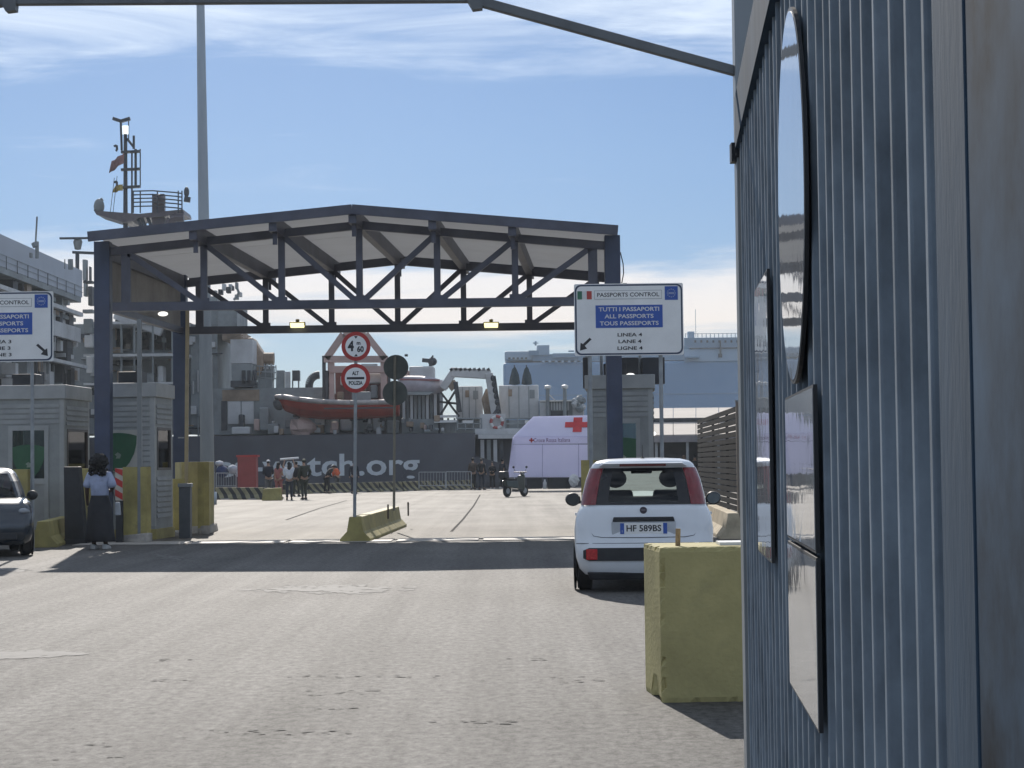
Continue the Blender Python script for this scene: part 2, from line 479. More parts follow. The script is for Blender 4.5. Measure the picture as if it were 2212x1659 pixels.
def worn(px0, px1, py0, py1, n, size, slant=0.0):
    """a ragged remnant of road paint: the flecks of it that are left"""
    b = MB()
    for k in range(n):
        u, v = random.gauss(0, .42), random.gauss(0, .42)
        if u * u + v * v > 1: continue
        c = gr((px0 + px1) / 2 + u * (px1 - px0) / 2, (py0 + py1) / 2 + v * (py1 - py0) / 2 - slant * u, 0.003 + 0.000005 * k)
        m_ = random.randint(6, 9); r_ = random.uniform(.3, 1.0) * size
        b.poly([c + Vector((r_ * random.uniform(.6, 1.5) * math.cos(2 * math.pi * q / m_), r_ * random.uniform(.6, 2.2) * math.sin(2 * math.pi * q / m_), 0)) for q in range(m_)])
    b.build('worn_marking', PAINT, local=True)['kind'] = 'structure'
worn(515, 915, 1263, 1283, 230, 0.10)
worn(-80, 180, 1405, 1423, 150, 0.08, 4)
worn(-40, 90, 1226, 1235, 70, 0.09)
worn(322, 412, 1197, 1210, 90, 0.06, -6)
worn(465, 640, 1101, 1109, 90, 0.22)
worn(540, 660, 1097, 1103, 50, 0.2)

for px0, px1, py0, py1, n_ in ((310, 420, 2674 / 1.8228, 2682 / 1.8228, 26), (620, 960, 1458, 1464, 50), (660, 830, 1489, 1503, 24), (330, 440, 1422, 1427, 18), (1080, 1180, 1421, 1426, 20), (670, 800, 1526, 1533, 16), (920, 1110, 1555, 1564, 40), (440, 760, 1575, 1588, 46), (100, 260, 1602, 1640, 14), (1150, 1330, 1460, 1475, 22)):
    b = MB()
    for k in range(n_ // 2):
        c = gr(random.uniform(px0, px1), random.uniform(py0, py1), 0.004 + 0.00001 * k); m_ = random.randint(5, 8); r_ = random.uniform(.005, .019)
        b.poly([c + Vector((r_ * random.uniform(.8, 2.6) * math.cos(2 * math.pi * q / m_), r_ * random.uniform(.6, 1.6) * math.sin(2 * math.pi * q / m_), 0)) for q in range(m_)])
    b.build('tar_fleck', FLECK, local=True)['kind'] = 'structure'

# ================================================================== THE CABIN WALL CLOSE ON THE RIGHT
CABIN = mat('blue_grey_cladding', (0.205, 0.248, 0.292), 0.9, metal=0.0, var=0.26, scale=7.0, bump=0.1, bscale=10, dirt=0.4, dirtc=(0.17, 0.19, 0.21), spec=0.06, stretch=(1, 1, 0.6))
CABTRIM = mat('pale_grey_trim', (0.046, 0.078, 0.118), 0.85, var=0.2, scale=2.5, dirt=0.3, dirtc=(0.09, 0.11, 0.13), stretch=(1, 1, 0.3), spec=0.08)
A0, SL = 0.30, 0.075
def wp(Y, off=0.0, z=0.0):                      # a point of the wall; off = proud of it, towards the lane
    q = math.hypot(1, SL)
    return Vector((A0 + SL * Y - off / q, Y + off * SL / q, z))
cabin = thing('metal_cabin', 'blue grey corrugated metal cabin wall filling the right edge', 'cabin', (1.0, 4.2, 0))
def upright(y0, y1, o0, o1, z0, z1, s=0.0):
    return MB().hexa([wp(y0 + s, o1, z0), wp(y1 - s, o1, z0), wp(y1, o0, z0), wp(y0, o0, z0), wp(y0 + s, o1, z1), wp(y1 - s, o1, z1), wp(y1, o0, z1), wp(y0, o0, z1)])
for k in range(5):
    y0 = 2.09 + k * 0.952
    sh = upright(y0 + .001, y0 + .951, -0.034, -0.026, 0.02, 2.62).build('cladding_sheet', CABIN, cabin)
    for j in range(6):
        yr = y0 + .03 + j * 0.1587 + random.uniform(-.004, .004)
        upright(yr, yr + .046, -0.0255, random.uniform(-.002, .001), 0.021, 2.615, .010).build('rib', CABIN, sh, bevel=.004)
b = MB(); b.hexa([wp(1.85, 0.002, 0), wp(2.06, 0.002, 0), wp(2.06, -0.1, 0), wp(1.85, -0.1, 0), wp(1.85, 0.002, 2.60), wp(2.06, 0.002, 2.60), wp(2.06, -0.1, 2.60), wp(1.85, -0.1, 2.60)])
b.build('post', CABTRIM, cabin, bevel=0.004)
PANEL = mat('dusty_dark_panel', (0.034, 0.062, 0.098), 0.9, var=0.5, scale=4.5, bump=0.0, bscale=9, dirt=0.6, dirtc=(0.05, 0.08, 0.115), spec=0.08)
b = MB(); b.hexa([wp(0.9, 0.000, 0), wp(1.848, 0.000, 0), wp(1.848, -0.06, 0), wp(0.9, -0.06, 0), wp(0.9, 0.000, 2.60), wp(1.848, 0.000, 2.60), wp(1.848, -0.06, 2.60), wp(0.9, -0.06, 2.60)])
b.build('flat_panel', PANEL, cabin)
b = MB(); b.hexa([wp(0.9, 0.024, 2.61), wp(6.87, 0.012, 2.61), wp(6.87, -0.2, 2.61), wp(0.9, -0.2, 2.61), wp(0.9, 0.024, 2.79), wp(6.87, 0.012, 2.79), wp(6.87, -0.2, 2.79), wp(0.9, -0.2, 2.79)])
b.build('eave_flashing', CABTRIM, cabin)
b = MB(); b.hexa([wp(0.9, -0.3, 0), wp(6.86, -0.3, 0), wp(6.86, -2.6, 0), wp(0.9, -2.6, 0), wp(0.9, -0.3, 2.6), wp(6.86, -0.3, 2.6), wp(6.86, -2.6, 2.6), wp(0.9, -2.6, 2.6)])
b.build('cabin_body', CABIN, cabin)
# end post at the far corner
p0 = at(1602.5, 1000, 6.9); p1 = at(1652, 1000, 6.9)
MB().box(p0.x, 6.9, 0, p1.x, 6.98, 4.2).build('corner_post', mat('pale_grey_post', (0.26, 0.285, 0.30), 0.45, var=0.12, scale=2, stretch=(1, 1, 0.3)), cabin, bevel=0.003)
jb = at(1591, 328, 6.9)
b = MB().box(jb.x - 0.018, 6.90, jb.z - 0.034, p0.x - 0.001, 6.96, jb.z + 0.034); b.box(jb.x - 0.008, 6.893, jb.z - 0.02, jb.x + 0.008, 6.9, jb.z + 0.02)
b.build('junction_box', DARK, cabin)
# pipe frame of the awning
frame = thing('awning_frame', 'grey tubular awning frame reaching across the top from the cabin corner', 'awning frame', (-1, 6.94, 0))
def pxp(x, y, Y=6.94): return at(x, y, Y)
FR = mat('grey_tube', (0.15, 0.16, 0.165), 0.5, metal=0.1, var=0.15, scale=6)
MB().beam(pxp(1030, 2), pxp(1603, 158), 0.034, 0.034).build('diagonal_tube', FR, frame, bevel=0.003)
MB().beam(pxp(20, 2), pxp(1020, -4), 0.032, 0.032).build('cross_tube', FR, frame, bevel=0.003)
MB().beam(pxp(30, 0), pxp(-300, 55), 0.034, 0.034).build('diagonal_tube', FR, frame, bevel=0.003)
MB().beam(pxp(1612, 165), pxp(1665, -60), 0.036, 0.036).build('strut', FR, frame, bevel=0.003)
for q in ((1024, 4), (18, 8), (1601, 162)):
    c = pxp(*q)
    MB().prism([c + Vector((-0.03, -0.022, 0.012)), c + Vector((-0.005, -0.022, -0.032)), c + Vector((0.03, -0.022, -0.028)), c + Vector((0.034, -0.022, 0.02))], (0, 0.044, 0)).build('gusset', FR, frame)

# glossy signs on the wall, seen almost edge-on
def gloss(name, c):
    m = mat(name, c, 0.035, var=0.10, scale=5, bump=0.0)
    n, l = m.node_tree.nodes, m.node_tree.links; b = n['Principled BSDF']; b.inputs['IOR'].default_value = 1.85
    t = n.new('ShaderNodeTexCoord'); mp_ = n.new('ShaderNodeMapping'); mp_.inputs['Scale'].default_value = (4, 4, 7)
    q = n.new('ShaderNodeTexNoise'); q.inputs['Scale'].default_value = 1.6; q.inputs['Detail'].default_value = 2
    bp = n.new('ShaderNodeBump'); bp.inputs['Strength'].default_value = 0.05; bp.inputs['Distance'].default_value = 0.01
    l.new(t.outputs['Object'], mp_.inputs[0]); l.new(mp_.outputs[0], q.inputs['Vector']); l.new(q.outputs['Fac'], bp.inputs['Height']); l.new(bp.outputs[0], b.inputs['Normal'])
    return m
GLO = gloss('glossy_sign_film', (0.34, 0.36, 0.38))
def wall_outline(pts, off0, off1):
    b = MB(); a = [wp(y, off1, z) for y, z in pts]; c = [wp(y, off0, z) for y, z in pts]; n = len(pts)
    i = len(b.v); b.v += a + c
    b.f.append(list(range(n))); b.f.append([n + k for k in range(n)][::-1])
    for k in range(n): b.f.append([k, (k + 1) % n, n + (k + 1) % n, n + k])
    return b
cyc = 4.08; zc = 2.054; rd = 0.394
circ = [(cyc + rd * math.cos(2 * math.pi * k / 64), zc + rd * math.sin(2 * math.pi * k / 64)) for k in range(64)]
rs = thing('round_sign', 'large round glossy sign seen edge-on on the corrugated wall', 'sign', wp(cyc, 0.03, zc - rd))
wall_outline(circ, 0.006, 0.014).build('rim', DARK, rs)
circ2 = [(cyc + (rd - 0.008) * math.cos(2 * math.pi * k / 64), zc + (rd - 0.008) * math.sin(2 * math.pi * k / 64)) for k in range(64)]
wall_outline(circ2, 0.0141, 0.0155).build('face', GLO, rs)
def panel_sign(label, y0, y1, z0, z1, cham=0.0):
    t = thing('wall_sign', label, 'sign', wp((y0 + y1) / 2, 0.03, z0), group='glossy rectangular signs on the cabin wall')
    o_ = [(y0, z0), (y1, z0), (y1, z1 - cham), (y1 - cham, z1), (y0, z1)]
    wall_outline(o_, 0.006, 0.014).build('backing', DARK, t)
    i_ = [(y0 + 0.006, z0 + 0.006), (y1 - 0.006, z0 + 0.006), (y1 - 0.006, z1 - cham - 0.004), (y1 - cham - 0.004, z1 - 0.006), (y0 + 0.006, z1 - 0.006)]
    wall_outline(i_, 0.0141, 0.0155).build('face', GLO, t)
panel_sign('glossy rectangular wall sign directly below the round sign', 3.579, 4.363, 1.328, 1.639)
panel_sign('pale glossy rectangular wall sign, lowest one under the round sign', 3.579, 4.363, 1.00, 1.320)
panel_sign('tall glossy wall sign nearest the far corner of the cabin', 5.0, 5.663, 1.236, 1.994, 0.05)

# ================================================================== CONCRETE BLOCK IN FRONT
s_ = FPX / 12.17
fl, bl = at(1430, 1518, 12.17).x, at(1394, 1490, 12.85).x
blk = thing('concrete_block', 'olive yellow painted concrete block beside the white car', 'concrete block', ((fl + 0.5), 12.17, 0))
dx = bl - fl
b = MB().hexa([(fl, 12.17, 0), (fl + 1.05, 12.20, 0), (fl + 1.05 + dx, 12.87, 0), (fl + dx, 12.85, 0), (fl, 12.17, 0.965), (fl + 1.05, 12.20, 0.965), (fl + 1.05 + dx, 12.87, 0.965), (fl + dx, 12.85, 0.965)])
body = b.build('body', YELB, blk)
bm = bmesh.new(); bm.from_mesh(body.data)              # knocked and chipped arrises
bmesh.ops.subdivide_edges(bm, edges=bm.edges[:], cuts=30, use_grid_fill=True)
rc = random.Random(3)
cen = sum((v.co for v in bm.verts), Vector()) / len(bm.verts)
for v in bm.verts:
    m_ = sum(1 for f in ({tuple(round(c, 1) for c in f.normal) for f in v.link_faces}))
    if m_ >= 2:
        a = rc.uniform(.003, .010) if rc.random() < .8 else rc.uniform(.012, .030)
        q = (cen - v.co); v.co += Vector((math.copysign(a, q.x), math.copysign(a, q.y), math.copysign(a, q.z) if v.co.z > .1 else 0))
    d_ = (v.co - Vector((fl - blk.location.x + .02, .25, 0))).length
    if d_ < .16: v.co += Vector((.05 * (1 - d_ / .16), .02, .03 * (1 - d_ / .16) * rc.random()))
bm.to_mesh(body.data); bm.free()
lp = at(1464, 1178, 12.35)
MB().tube((lp.x, 12.35, 0.95), (lp.x + 0.004, 12.35, 1.075), 0.016, 10).build('lifting_peg', mat('rusty_peg', (0.34, 0.24, 0.13), 0.8, var=0.3, scale=20), blk)
cp = at(1590, 1174, 12.5)
MB().box(cp.x - 0.12, 12.35, 0.967, cp.x + 0.16, 12.6, 0.985).build('cardboard_piece', WHITE, None) and None
tag(bpy.data.objects['cardboard_piece'], 'flat white board lying on top of the yellow block', 'board')

# ================================================================== GANTRY ROOF OVER THE LANES
GS = 0.05
YF, YR, Y0R, Y1R = 40.0, 47.2, 38.9, 48.3
XM = -3.12
def gx(off, Y): return XM + off + GS * (Y - YF)
gan = thing('border_canopy', 'navy steel border canopy with trusses and grey pitched roof spanning the lanes', 'canopy', (XM, 43.5, 0))
def chord_z(o): return 6.45 - 0.50 * abs(o) / 5.25
def roof_z(o): return 6.74 - 0.50 * abs(o) / 5.45
for Y in (YF, YR):
    for sg in (-1, 1):
        xx = gx(5.22 if sg > 0 else -5.29, Y)
        MB().box(xx - 0.16, Y - 0.16, 0, xx + 0.16, Y + 0.16, 6.17).build('post', BLUEPOST, gan, bevel=0.01)
        b = MB().box(xx - 0.28, Y - 0.28, 0.0, xx + 0.28, Y + 0.28, 0.03); b.build('base_plate', STEEL, gan)
        MB().beam((gx(0, Y), Y, chord_z(0)), (xx, Y, chord_z(5.25)), 0.14, 0.17).build('top_chord', STEEL, gan)
    MB().beam((gx(-5.09, Y), Y, 4.82), (gx(5.09, Y), Y, 4.82), 0.16, 0.18).build('bottom_chord', STEEL, gan)
    for k in range(-3, 4):
        o_ = k * 1.605; w_ = 0.19 if abs(k) == 3 else 0.135
        MB().beam((gx(o_, Y), Y, 4.90), (gx(o_, Y), Y, chord_z(o_) - 0.07), w_, 0.10, (0, 1, 0)).build('truss_vertical', STEEL, gan)
    for k in range(-2, 3):
        MB().box(gx(k * 1.605, Y) - .12, Y - .062, 4.84, gx(k * 1.605, Y) + .12, Y - .052, 4.985).build('gusset_plate', STEEL, gan)
    for k in range(0, 3):
        for sg in (-1, 1):
            a, c = sg * 1.605 * k, sg * 1.605 * (k + 1)
            MB().beam((gx(a + sg * 0.09, Y), Y, 4.90), (gx(c - sg * 0.05, Y), Y, chord_z(c) - 0.07), 0.115, 0.10, (0, 1, 0)).build('truss_diagonal', STEEL, gan)
for Y in (Y0R, Y1R):
    for sg in (-1, 1):
        MB().beam((gx(0, Y), Y, roof_z(0) - 0.10), (gx(5.34 if sg > 0 else -5.31, Y), Y, roof_z(5.3) - 0.10), 0.06, 0.20).build('fascia', STEEL, gan)
for k in range(-3, 4):
    o_ = k * 1.605
    if abs(k) == 3: continue
    zt = roof_z(o_) - 0.06
    MB().beam((gx(o_, Y0R + 0.05), Y0R + 0.05, zt - 0.16), (gx(o_, Y1R - 0.05), Y1R - 0.05, zt - 0.16), 0.16, 0.30).build('purlin', STEEL, gan)
    for yy in (Y0R + 0.3, YR + 0.5):
        MB().box(gx(o_, yy) - 0.045, yy, zt - 0.55, gx(o_, yy) + 0.045, yy + 0.06, zt - 0.3).build('hanger', STEEL, gan)
edges_ = [-5.31, -3.21, -1.605, 0.0, 1.605, 3.21, 5.34]
for a, c in zip(edges_[:-1], edges_[1:]):
    for j, (ya, yb) in enumerate(((Y0R + 0.04, 43.4), (43.42, Y1R - 0.04))):
        g = 0.008
        za, zc2 = roof_z(a), roof_z(c)
        MB().slab((gx(a + g, ya), ya, za - 0.05), (gx(c - g, ya), ya, zc2 - 0.05), (gx(c - g, yb), yb, zc2 - 0.05), (gx(a + g, yb), yb, za - 0.05), 0.04).build('roof_panel', ROOFP, gan)
for sg in (-1, 1):
    MB().beam((gx(sg * 5.25, YF), YF, 5.98), (gx(sg * 5.25, YR), YR, 5.98), 0.2, 0.34).build('eave_beam', STEEL, gan)
    xx = lambda Y: gx(sg * 5.25, Y)
    MB().slab((xx(YF + 0.3), YF + 0.3, 4.9), (xx(YR - 0.3), YR - 0.3, 4.9), (xx(YR - 0.3), YR - 0.3, 5.8), (xx(YF + 0.3), YF + 0.3, 5.8), 0.03).build('side_panel', SIDEP, gan)
    MB().beam((xx(YF), YF, 4.82), (xx(YR), YR, 4.82), 0.12, 0.14).build('side_beam', STEEL, gan)
LAMP = emit('lit_lamp_lens', (1.0, 0.90, 0.45), 1.6)
for px in (643, 1061):
    c = at(px, 700, YR - 0.14)
    h_ = MB().box(c.x - 0.19, YR - 0.26, c.z - 0.04, c.x + 0.19, YR - 0.09, c.z + 0.05); h_.tube((c.x, YR - 0.17, c.z + 0.05), (c.x, YR - 0.17, c.z + 0.12), 0.05)
    h = h_.build('lamp', mat('lamp_housing', (0.35, 0.28, 0.07), 0.5), gan, bevel=0.02)
    MB().prism([(c.x - 0.16, YR - 0.262, c.z - 0.09), (c.x + 0.16, YR - 0.262, c.z - 0.09), (c.x + 0.17, YR - 0.262, c.z + 0.02), (c.x - 0.17, YR - 0.262, c.z + 0.02)], (0, 0.1, 0)).build('lens', LAMP, h)
c = at(352, 678, 41.2)
MB().ball(c, 0.11, 0.08, 0.05).build('lamp', emit('lit_white_lens', (1, 0.97, 0.9), 1.2), gan, smooth=True)
# cable hanging off the right-hand edge
b = MB().path([at(1340, 545, 40), at(1346, 570, 40), at(1347, 590, 40), at(1343, 612, 40)], 0.012, 5); b.build('cable', DARK, gan)
b = MB().box(gx(5.45, 40) - 0.02, 39.9, 5.0, gx(5.45, 40) + 0.06, 40.1, 5.18); b.build('cable_box', DARK, gan)

# ================================================================== SIGNS
def passport_sign(label, px, py, w_px, h_px, Y, lane, arrow, posts, back=False):
    c = at(px, py, Y); s = FPX / Y; w, h = w_px / s, h_px / s
    t = thing('passport_sign', label, 'sign', (c.x, Y, 0), group='passport control signs over the lanes')
    z0, z1 = c.z - h / 2, c.z + h / 2
    def rr(wi, hi, r, y, n=5):
        pts = []
        for cx_, cz_, a0 in ((wi / 2 - r, hi / 2 - r, 0), (-wi / 2 + r, hi / 2 - r, 90), (-wi / 2 + r, -hi / 2 + r, 180), (wi / 2 - r, -hi / 2 + r, 270)):
            for k in range(n + 1):
                a = R(a0 + 90 * k / n); pts.append(Vector((c.x + cx_ + r * math.cos(a), y, c.z + cz_ + r * math.sin(a))))
        return pts
    MB().prism(rr(w, h, 0.03, Y), (0, 0.03, 0)).build('board', SIGNW, t)
    MB().prism(rr(w - 0.03, h - 0.03, 0.10, Y - 0.003), (0, 0.0025, 0)).build('border', mat('dark_blue_border', (0.03, 0.05, 0.10), 0.5), t)
    MB().prism(rr(w - 0.085, h - 0.085, 0.085, Y - 0.006), (0, 0.0025, 0)).build('face', SIGNW, t)
    def rect(nm, x0, zz0, x1, zz1, m, y=Y - 0.009):
        return MB().box(c.x + x0 * w, y, c.z + zz0 * h, c.x + x1 * w, y + 0.0025, c.z + zz1 * h).build(nm, m, t)
    # flag, title box, blue square
    FG = mat('flag_green', (0.03, 0.16, 0.09), 0.5); FR_ = mat('flag_red', (0.48, 0.06, 0.05), 0.5)
    rect('flag_band', -0.47, 0.285, -0.427, 0.40, FG); rect('flag_band', -0.427, 0.285, -0.384, 0.40, WHITE, Y - 0.0085); rect('flag_band', -0.384, 0.285, -0.338, 0.40, FR_)
    GL = mat('grey_line', (0.25, 0.26, 0.28), 0.5)
    rect('title_box', -0.315, 0.283, 0.305, 0.405, GL, Y - 0.0088); rect('title_box', -0.312, 0.288, 0.302, 0.400, SIGNW, Y - 0.0092)
    text('lettering', 'PASSPORTS CONTROL', 0.1, face_at(c.x - 0.005 * w, Y - 0.0095, c.z + 0.342 * h), INK, t, 0.001, width=0.57 * w, bold=0.0015)
    rect('blue_square', 0.332, 0.265, 0.452, 0.455, SIGNB)
    ring = MB()
    for k in range(12):
        a = k * math.pi / 6; sx, sz = c.x + 0.392 * w + 0.036 * w * math.cos(a), c.z + 0.36 * h + 0.036 * w * math.sin(a)
        ring.box(sx - 0.005 * w, Y - 0.0115, sz - 0.005 * w, sx + 0.005 * w, Y - 0.0095, sz + 0.005 * w)
    ring.box(c.x + 0.366 * w, Y - 0.0115, c.z + 0.345 * h, c.x + 0.418 * w, Y - 0.0095, c.z + 0.372 * h)
    ring.build('emblem', mat('pale_blue_print', (0.35, 0.42, 0.62), 0.5), t)
    rect('blue_panel', -0.305, -0.115, 0.31, 0.20, SIGNB)
    for k, tx in enumerate(('TUTTI I PASSAPORTI', 'ALL PASSPORTS', 'TOUS PASSEPORTS')):
        text('lettering', tx, 0.1, face_at(c.x + 0.003 * w, Y - 0.0105, c.z + (0.140 - 0.098 * k) * h), WHITE, t, 0.001, width=(0.555, 0.45, 0.54)[k] * w, bold=0.002)
    for k, tx in enumerate(('LINEA ', 'LANE ', 'LIGNE ')):
        text('lettering', tx + str(lane), 0.085, face_at(c.x + 0.005 * w, Y - 0.0098, c.z + (-0.215 - 0.093 * k) * h), INK, t, 0.001, width=(0.225, 0.21, 0.23)[k] * w, bold=0.0015)
    ar = [(-0.42, 0.0), (-0.05, 0.06), (-0.10, 0.35)]
    sx = arrow
    def ap_(u, v): return Vector((c.x + sx * (u) * w, Y - 0.009, c.z + v * h))
    MB().prism([ap_(0.452, -0.425), ap_(0.387, -0.40), ap_(0.408, -0.36), ap_(0.345, -0.272), ap_(0.362, -0.248), ap_(0.425, -0.335), ap_(0.446, -0.315)], (0, 0.0025, 0)).build('arrow', INK, t)
    for q in posts:
        MB().tube((c.x + q * w, Y + 0.06, 0), (c.x + q * w, Y + 0.06, z1 - 0.05), 0.035, 10).build('post', GALV, t, smooth=False)
    for zz in (z0 + 0.2, z1 - 0.25):
        MB().box(c.x - 0.44 * w, Y + 0.03, zz - 0.02, c.x + 0.44 * w, Y + 0.055, zz + 0.02).build('bracket', GALV, t)
    return t
passport_sign('white passport sign for lane 4 with blue panel, behind the white car', 1358.5, 690, 236, 156, 34.5, 4, -1, (-0.362, 0.288))
passport_sign('white passport sign for lane 3 cut by the left edge', -3, 706, 236, 152, 35.5, 3, 1, (-0.40, 0.30))

# the two pole signs on the low barrier
def round_plate(px, py, Y, d_px, th=0.012):
    c = at(px, py, Y); r = d_px / 2 * Y / FPX
    return c, r
def disc(c, r, y, th, n=40):
    return MB().prism([Vector((c.x + r * math.cos(2 * math.pi * k / n), y, c.z + r * math.sin(2 * math.pi * k / n))) for k in range(n)], (0, th, 0))
YS = 37.6
ps = thing('traffic_sign', 'pole with two red ringed round signs, height limit over stop check', 'traffic sign', at(768, 1120, YS), group='pole signs on the low concrete barrier')
MB().tube(at(766, 1117, YS + 0.05), at(769, 722, YS + 0.05), 0.032, 10).build('pole', GALV, ps)
for i, (px, py) in enumerate(((769, 748), (768, 817))):
    c, r = round_plate(px, py, YS, 63)
    pl = disc(c, r, YS, 0.012).build('sign_plate', RED, ps)
    disc(c, r * 0.735, YS - 0.004, 0.0035).build('white_field', SIGNW, pl)
    if i == 0:
        text('lettering', '4', 0.26, face_at(c.x - 0.35 * r, YS - 0.0045, c.z - 0.02 * r), INK, pl, 0.001, width=0.42 * r, bold=0.012)
        text('lettering', 'm', 0.10, face_at(c.x + 0.18 * r, YS - 0.0045, c.z + 0.22 * r), INK, pl, 0.001, width=0.26 * r, bold=0.004)
        text('lettering', '60', 0.15, face_at(c.x + 0.30 * r, YS - 0.0045, c.z - 0.22 * r), INK, pl, 0.001, width=0.46 * r, bold=0.006)
        for sg in (1, -1):
            MB().prism([(c.x - 0.13 * r, YS - 0.0046, c.z + sg * 0.70 * r), (c.x + 0.13 * r, YS - 0.0046, c.z + sg * 0.70 * r), (c.x, YS - 0.0046, c.z + sg * 0.52 * r)], (0, 0.001, 0)).build('arrowhead', INK, pl)
    else:
        text('lettering', 'ALT', 0.1, face_at(c.x, YS - 0.0045, c.z + 0.33 * r), INK, pl, 0.001, width=0.46 * r, bold=0.004)
        text('lettering', 'POLIZIA', 0.1, face_at(c.x, YS - 0.0045, c.z - 0.34 * r), INK, pl, 0.001, width=0.95 * r, bold=0.004)
        MB().box(c.x - 0.60 * r, YS - 0.0046, c.z - 0.08 * r, c.x + 0.60 * r, YS - 0.0036, c.z + 0.08 * r).build('bar', INK, pl)
    MB().box(c.x - 0.07, YS + 0.012, c.z - 0.025, c.x + 0.07, YS + 0.09, c.z + 0.025).build('clamp', GALV, pl)
YS2 = 43.6
ps2 = thing('traffic_sign', 'pole with two round sign backs in plain grey, behind the red signs', 'traffic sign', at(851, 1105, YS2), group='pole signs on the low concrete barrier')
MB().tube(at(851, 1103, YS2), at(853, 770, YS2), 0.030, 10).build('pole', mat('tan_pole', (0.24, 0.23, 0.19), 0.5, metal=0.2), ps2)
for px, py in ((855, 793), (853, 849)):
    c, r = round_plate(px, py, YS2, 54)
    pl = disc(c, r, YS2 + 0.05, 0.012).build('sign_plate', SIGNBACK, ps2)
    for dz in (-0.10, 0.10):
        MB().box(c.x - 0.18, YS2 + 0.035, c.z + dz - 0.02, c.x + 0.18, YS2 + 0.05, c.z + dz + 0.02).build('bracket', SIGNBACK, pl)
c = at(876, 768, YS2)
MB().box(c.x - 0.02, YS2, c.z - 0.02, c.x + 0.05, YS2 + 0.05, c.z + 0.03).build('clip', SIGNBACK, ps2)

# ================================================================== LOW CONCRETE BARRIERS
def jersey_profile(w, h):
    return [(-w / 2, 0), (w / 2, 0), (w / 2, h * 0.12), (w * 0.27, h * 0.42), (w * 0.19, h), (-w * 0.19, h), (-w * 0.27, h * 0.42), (-w / 2, h * 0.12)]
def jersey(a, b_, w, h, n, m, name, label, gap=0.03, group=None):
    """a low barrier from a to b, made of n cast segments"""
    a, b_ = Vector(a), Vector(b_); d = (b_ - a); L = d.length; d.normalize(); sd_ = Vector((d.y, -d.x, 0))
    t = thing(name, label, 'barrier', (a + b_) / 2, group=group)
    for k in range(n):
        p = a + d * (L * k / n + gap / 2)
        MB().prism([p + sd_ * u + Vector((0, 0, v)) for u, v in jersey_profile(w, h)], d * (L / n - gap)).build('segment', m, t, bevel=0.012)
    return t
g0, g1 = gr(767, 1171), gr(852, 1138)
b1 = jersey(g0, g1, 0.60, 0.49, 7, YEL, 'lane_barrier', 'low worn yellow concrete barrier carrying the two sign poles')
jersey((4.20, 37.2, 0), (4.56, 44.7, 0), 0.55, 0.5, 5, BEIGEC, 'lane_barrier', 'sunlit beige concrete barrier between white car and slatted fence')
g0, g1 = gr(92, 1183), gr(140, 1165)
jersey(g0, (g1.x, g1.y + 0.4, 0), 0.55, 0.5, 3, YEL, 'lane_barrier', 'short yellow concrete barrier in front of the dark car')
for px, py in ((829, 1098), (873, 1100)):
    c = gr(px, py + 52 if px < 850 else py + 42)
    MB().tube((c.x + 0.1, c.y, 0.3), (c.x + 0.1, c.y, 0.62), 0.02).build('lifting_rod', mat('rusty_rod', (0.10, 0.08, 0.06), 0.8), b1)

# striped barriers along the quay
def stripes(name):
    m = mat(name, (0.28, 0.255, 0.15), 0.8, var=0.2, scale=3, bump=0.2)
    n, l = m.node_tree.nodes, m.node_tree.links; b = n['Principled BSDF']
    src = b.inputs['Base Color'].links[0].from_socket
    t = n.new('ShaderNodeTexCoord'); sp = n.new('ShaderNodeSeparateXYZ'); l.new(t.outputs['Object'], sp.inputs[0])
    a = n.new('ShaderNodeMath'); a.operation = 'MULTIPLY_ADD'; a.inputs[1].default_value = 1.0
    l.new(sp.outputs['Z'], a.inputs[0]); l.new(sp.outputs['X'], a.inputs[2])
    f = n.new('ShaderNodeMath'); f.operation = 'MULTIPLY'; f.inputs[1].default_value = 1.9; l.new(a.outputs[0], f.inputs[0])
    fr = n.new('ShaderNodeMath'); fr.operation = 'FRACT'; l.new(f.outputs[0], fr.inputs[0])
    g = n.new('ShaderNodeMath'); g.operation = 'GREATER_THAN'; g.inputs[1].default_value = 0.52; l.new(fr.outputs[0], g.inputs[0])
    mx = n.new('ShaderNodeMix'); mx.data_type = 'RGBA'
    l.new(g.outputs[0], mx.inputs['Factor']); l.new(src, mx.inputs['A']); mx.inputs['B'].default_value = (0.035, 0.035, 0.035, 1)
    l.new(mx.outputs['Result'], b.inputs['Base Color'])
    return m
STR = stripes('yellow_black_stripes')
row = [((466, 1079), (582, 1079))] + [((612 + 51 * k, 1068 - 1.4 * k), (612 + 51 * (k + 1), 1068 - 1.4 * (k + 1))) for k in range(8)]
names_ = ['by the red kiosk box', 'behind the officer in olive', 'beneath the crouching people', 'left of the front sign pole', 'between the two sign poles', 'under the painted web address', 'right of the rear sign pole', 'near the end of the row', 'last one beside the group at the tent']
for k, (q0, q1) in enumerate(row):
    a, c = gr(*q0), gr(*q1); d = c - a; L = d.length
    rz = math.atan2(d.y, d.x)
    t = thing('striped_barrier', 'low yellow and black striped barrier ' + names_[k], 'barrier', a, rz, 'striped barriers along the quay')
    b = MB().prism([(0.02, u, v) for u, v in jersey_profile(0.5, 0.55)], (L - 0.04, 0, 0)); b.build('body', STR, t, local=True, bevel=0.015)
    for q in (0.25, 0.75):
        MB().box(L * q - 0.25, -0.255, 0.0, L * q + 0.25, -0.245, 0.06).build('foot', CONC, t, local=True)
yb = gr(588, 1081)
t = thing('concrete_footing', 'squat yellow concrete footing beside the person in white', 'footing', yb)
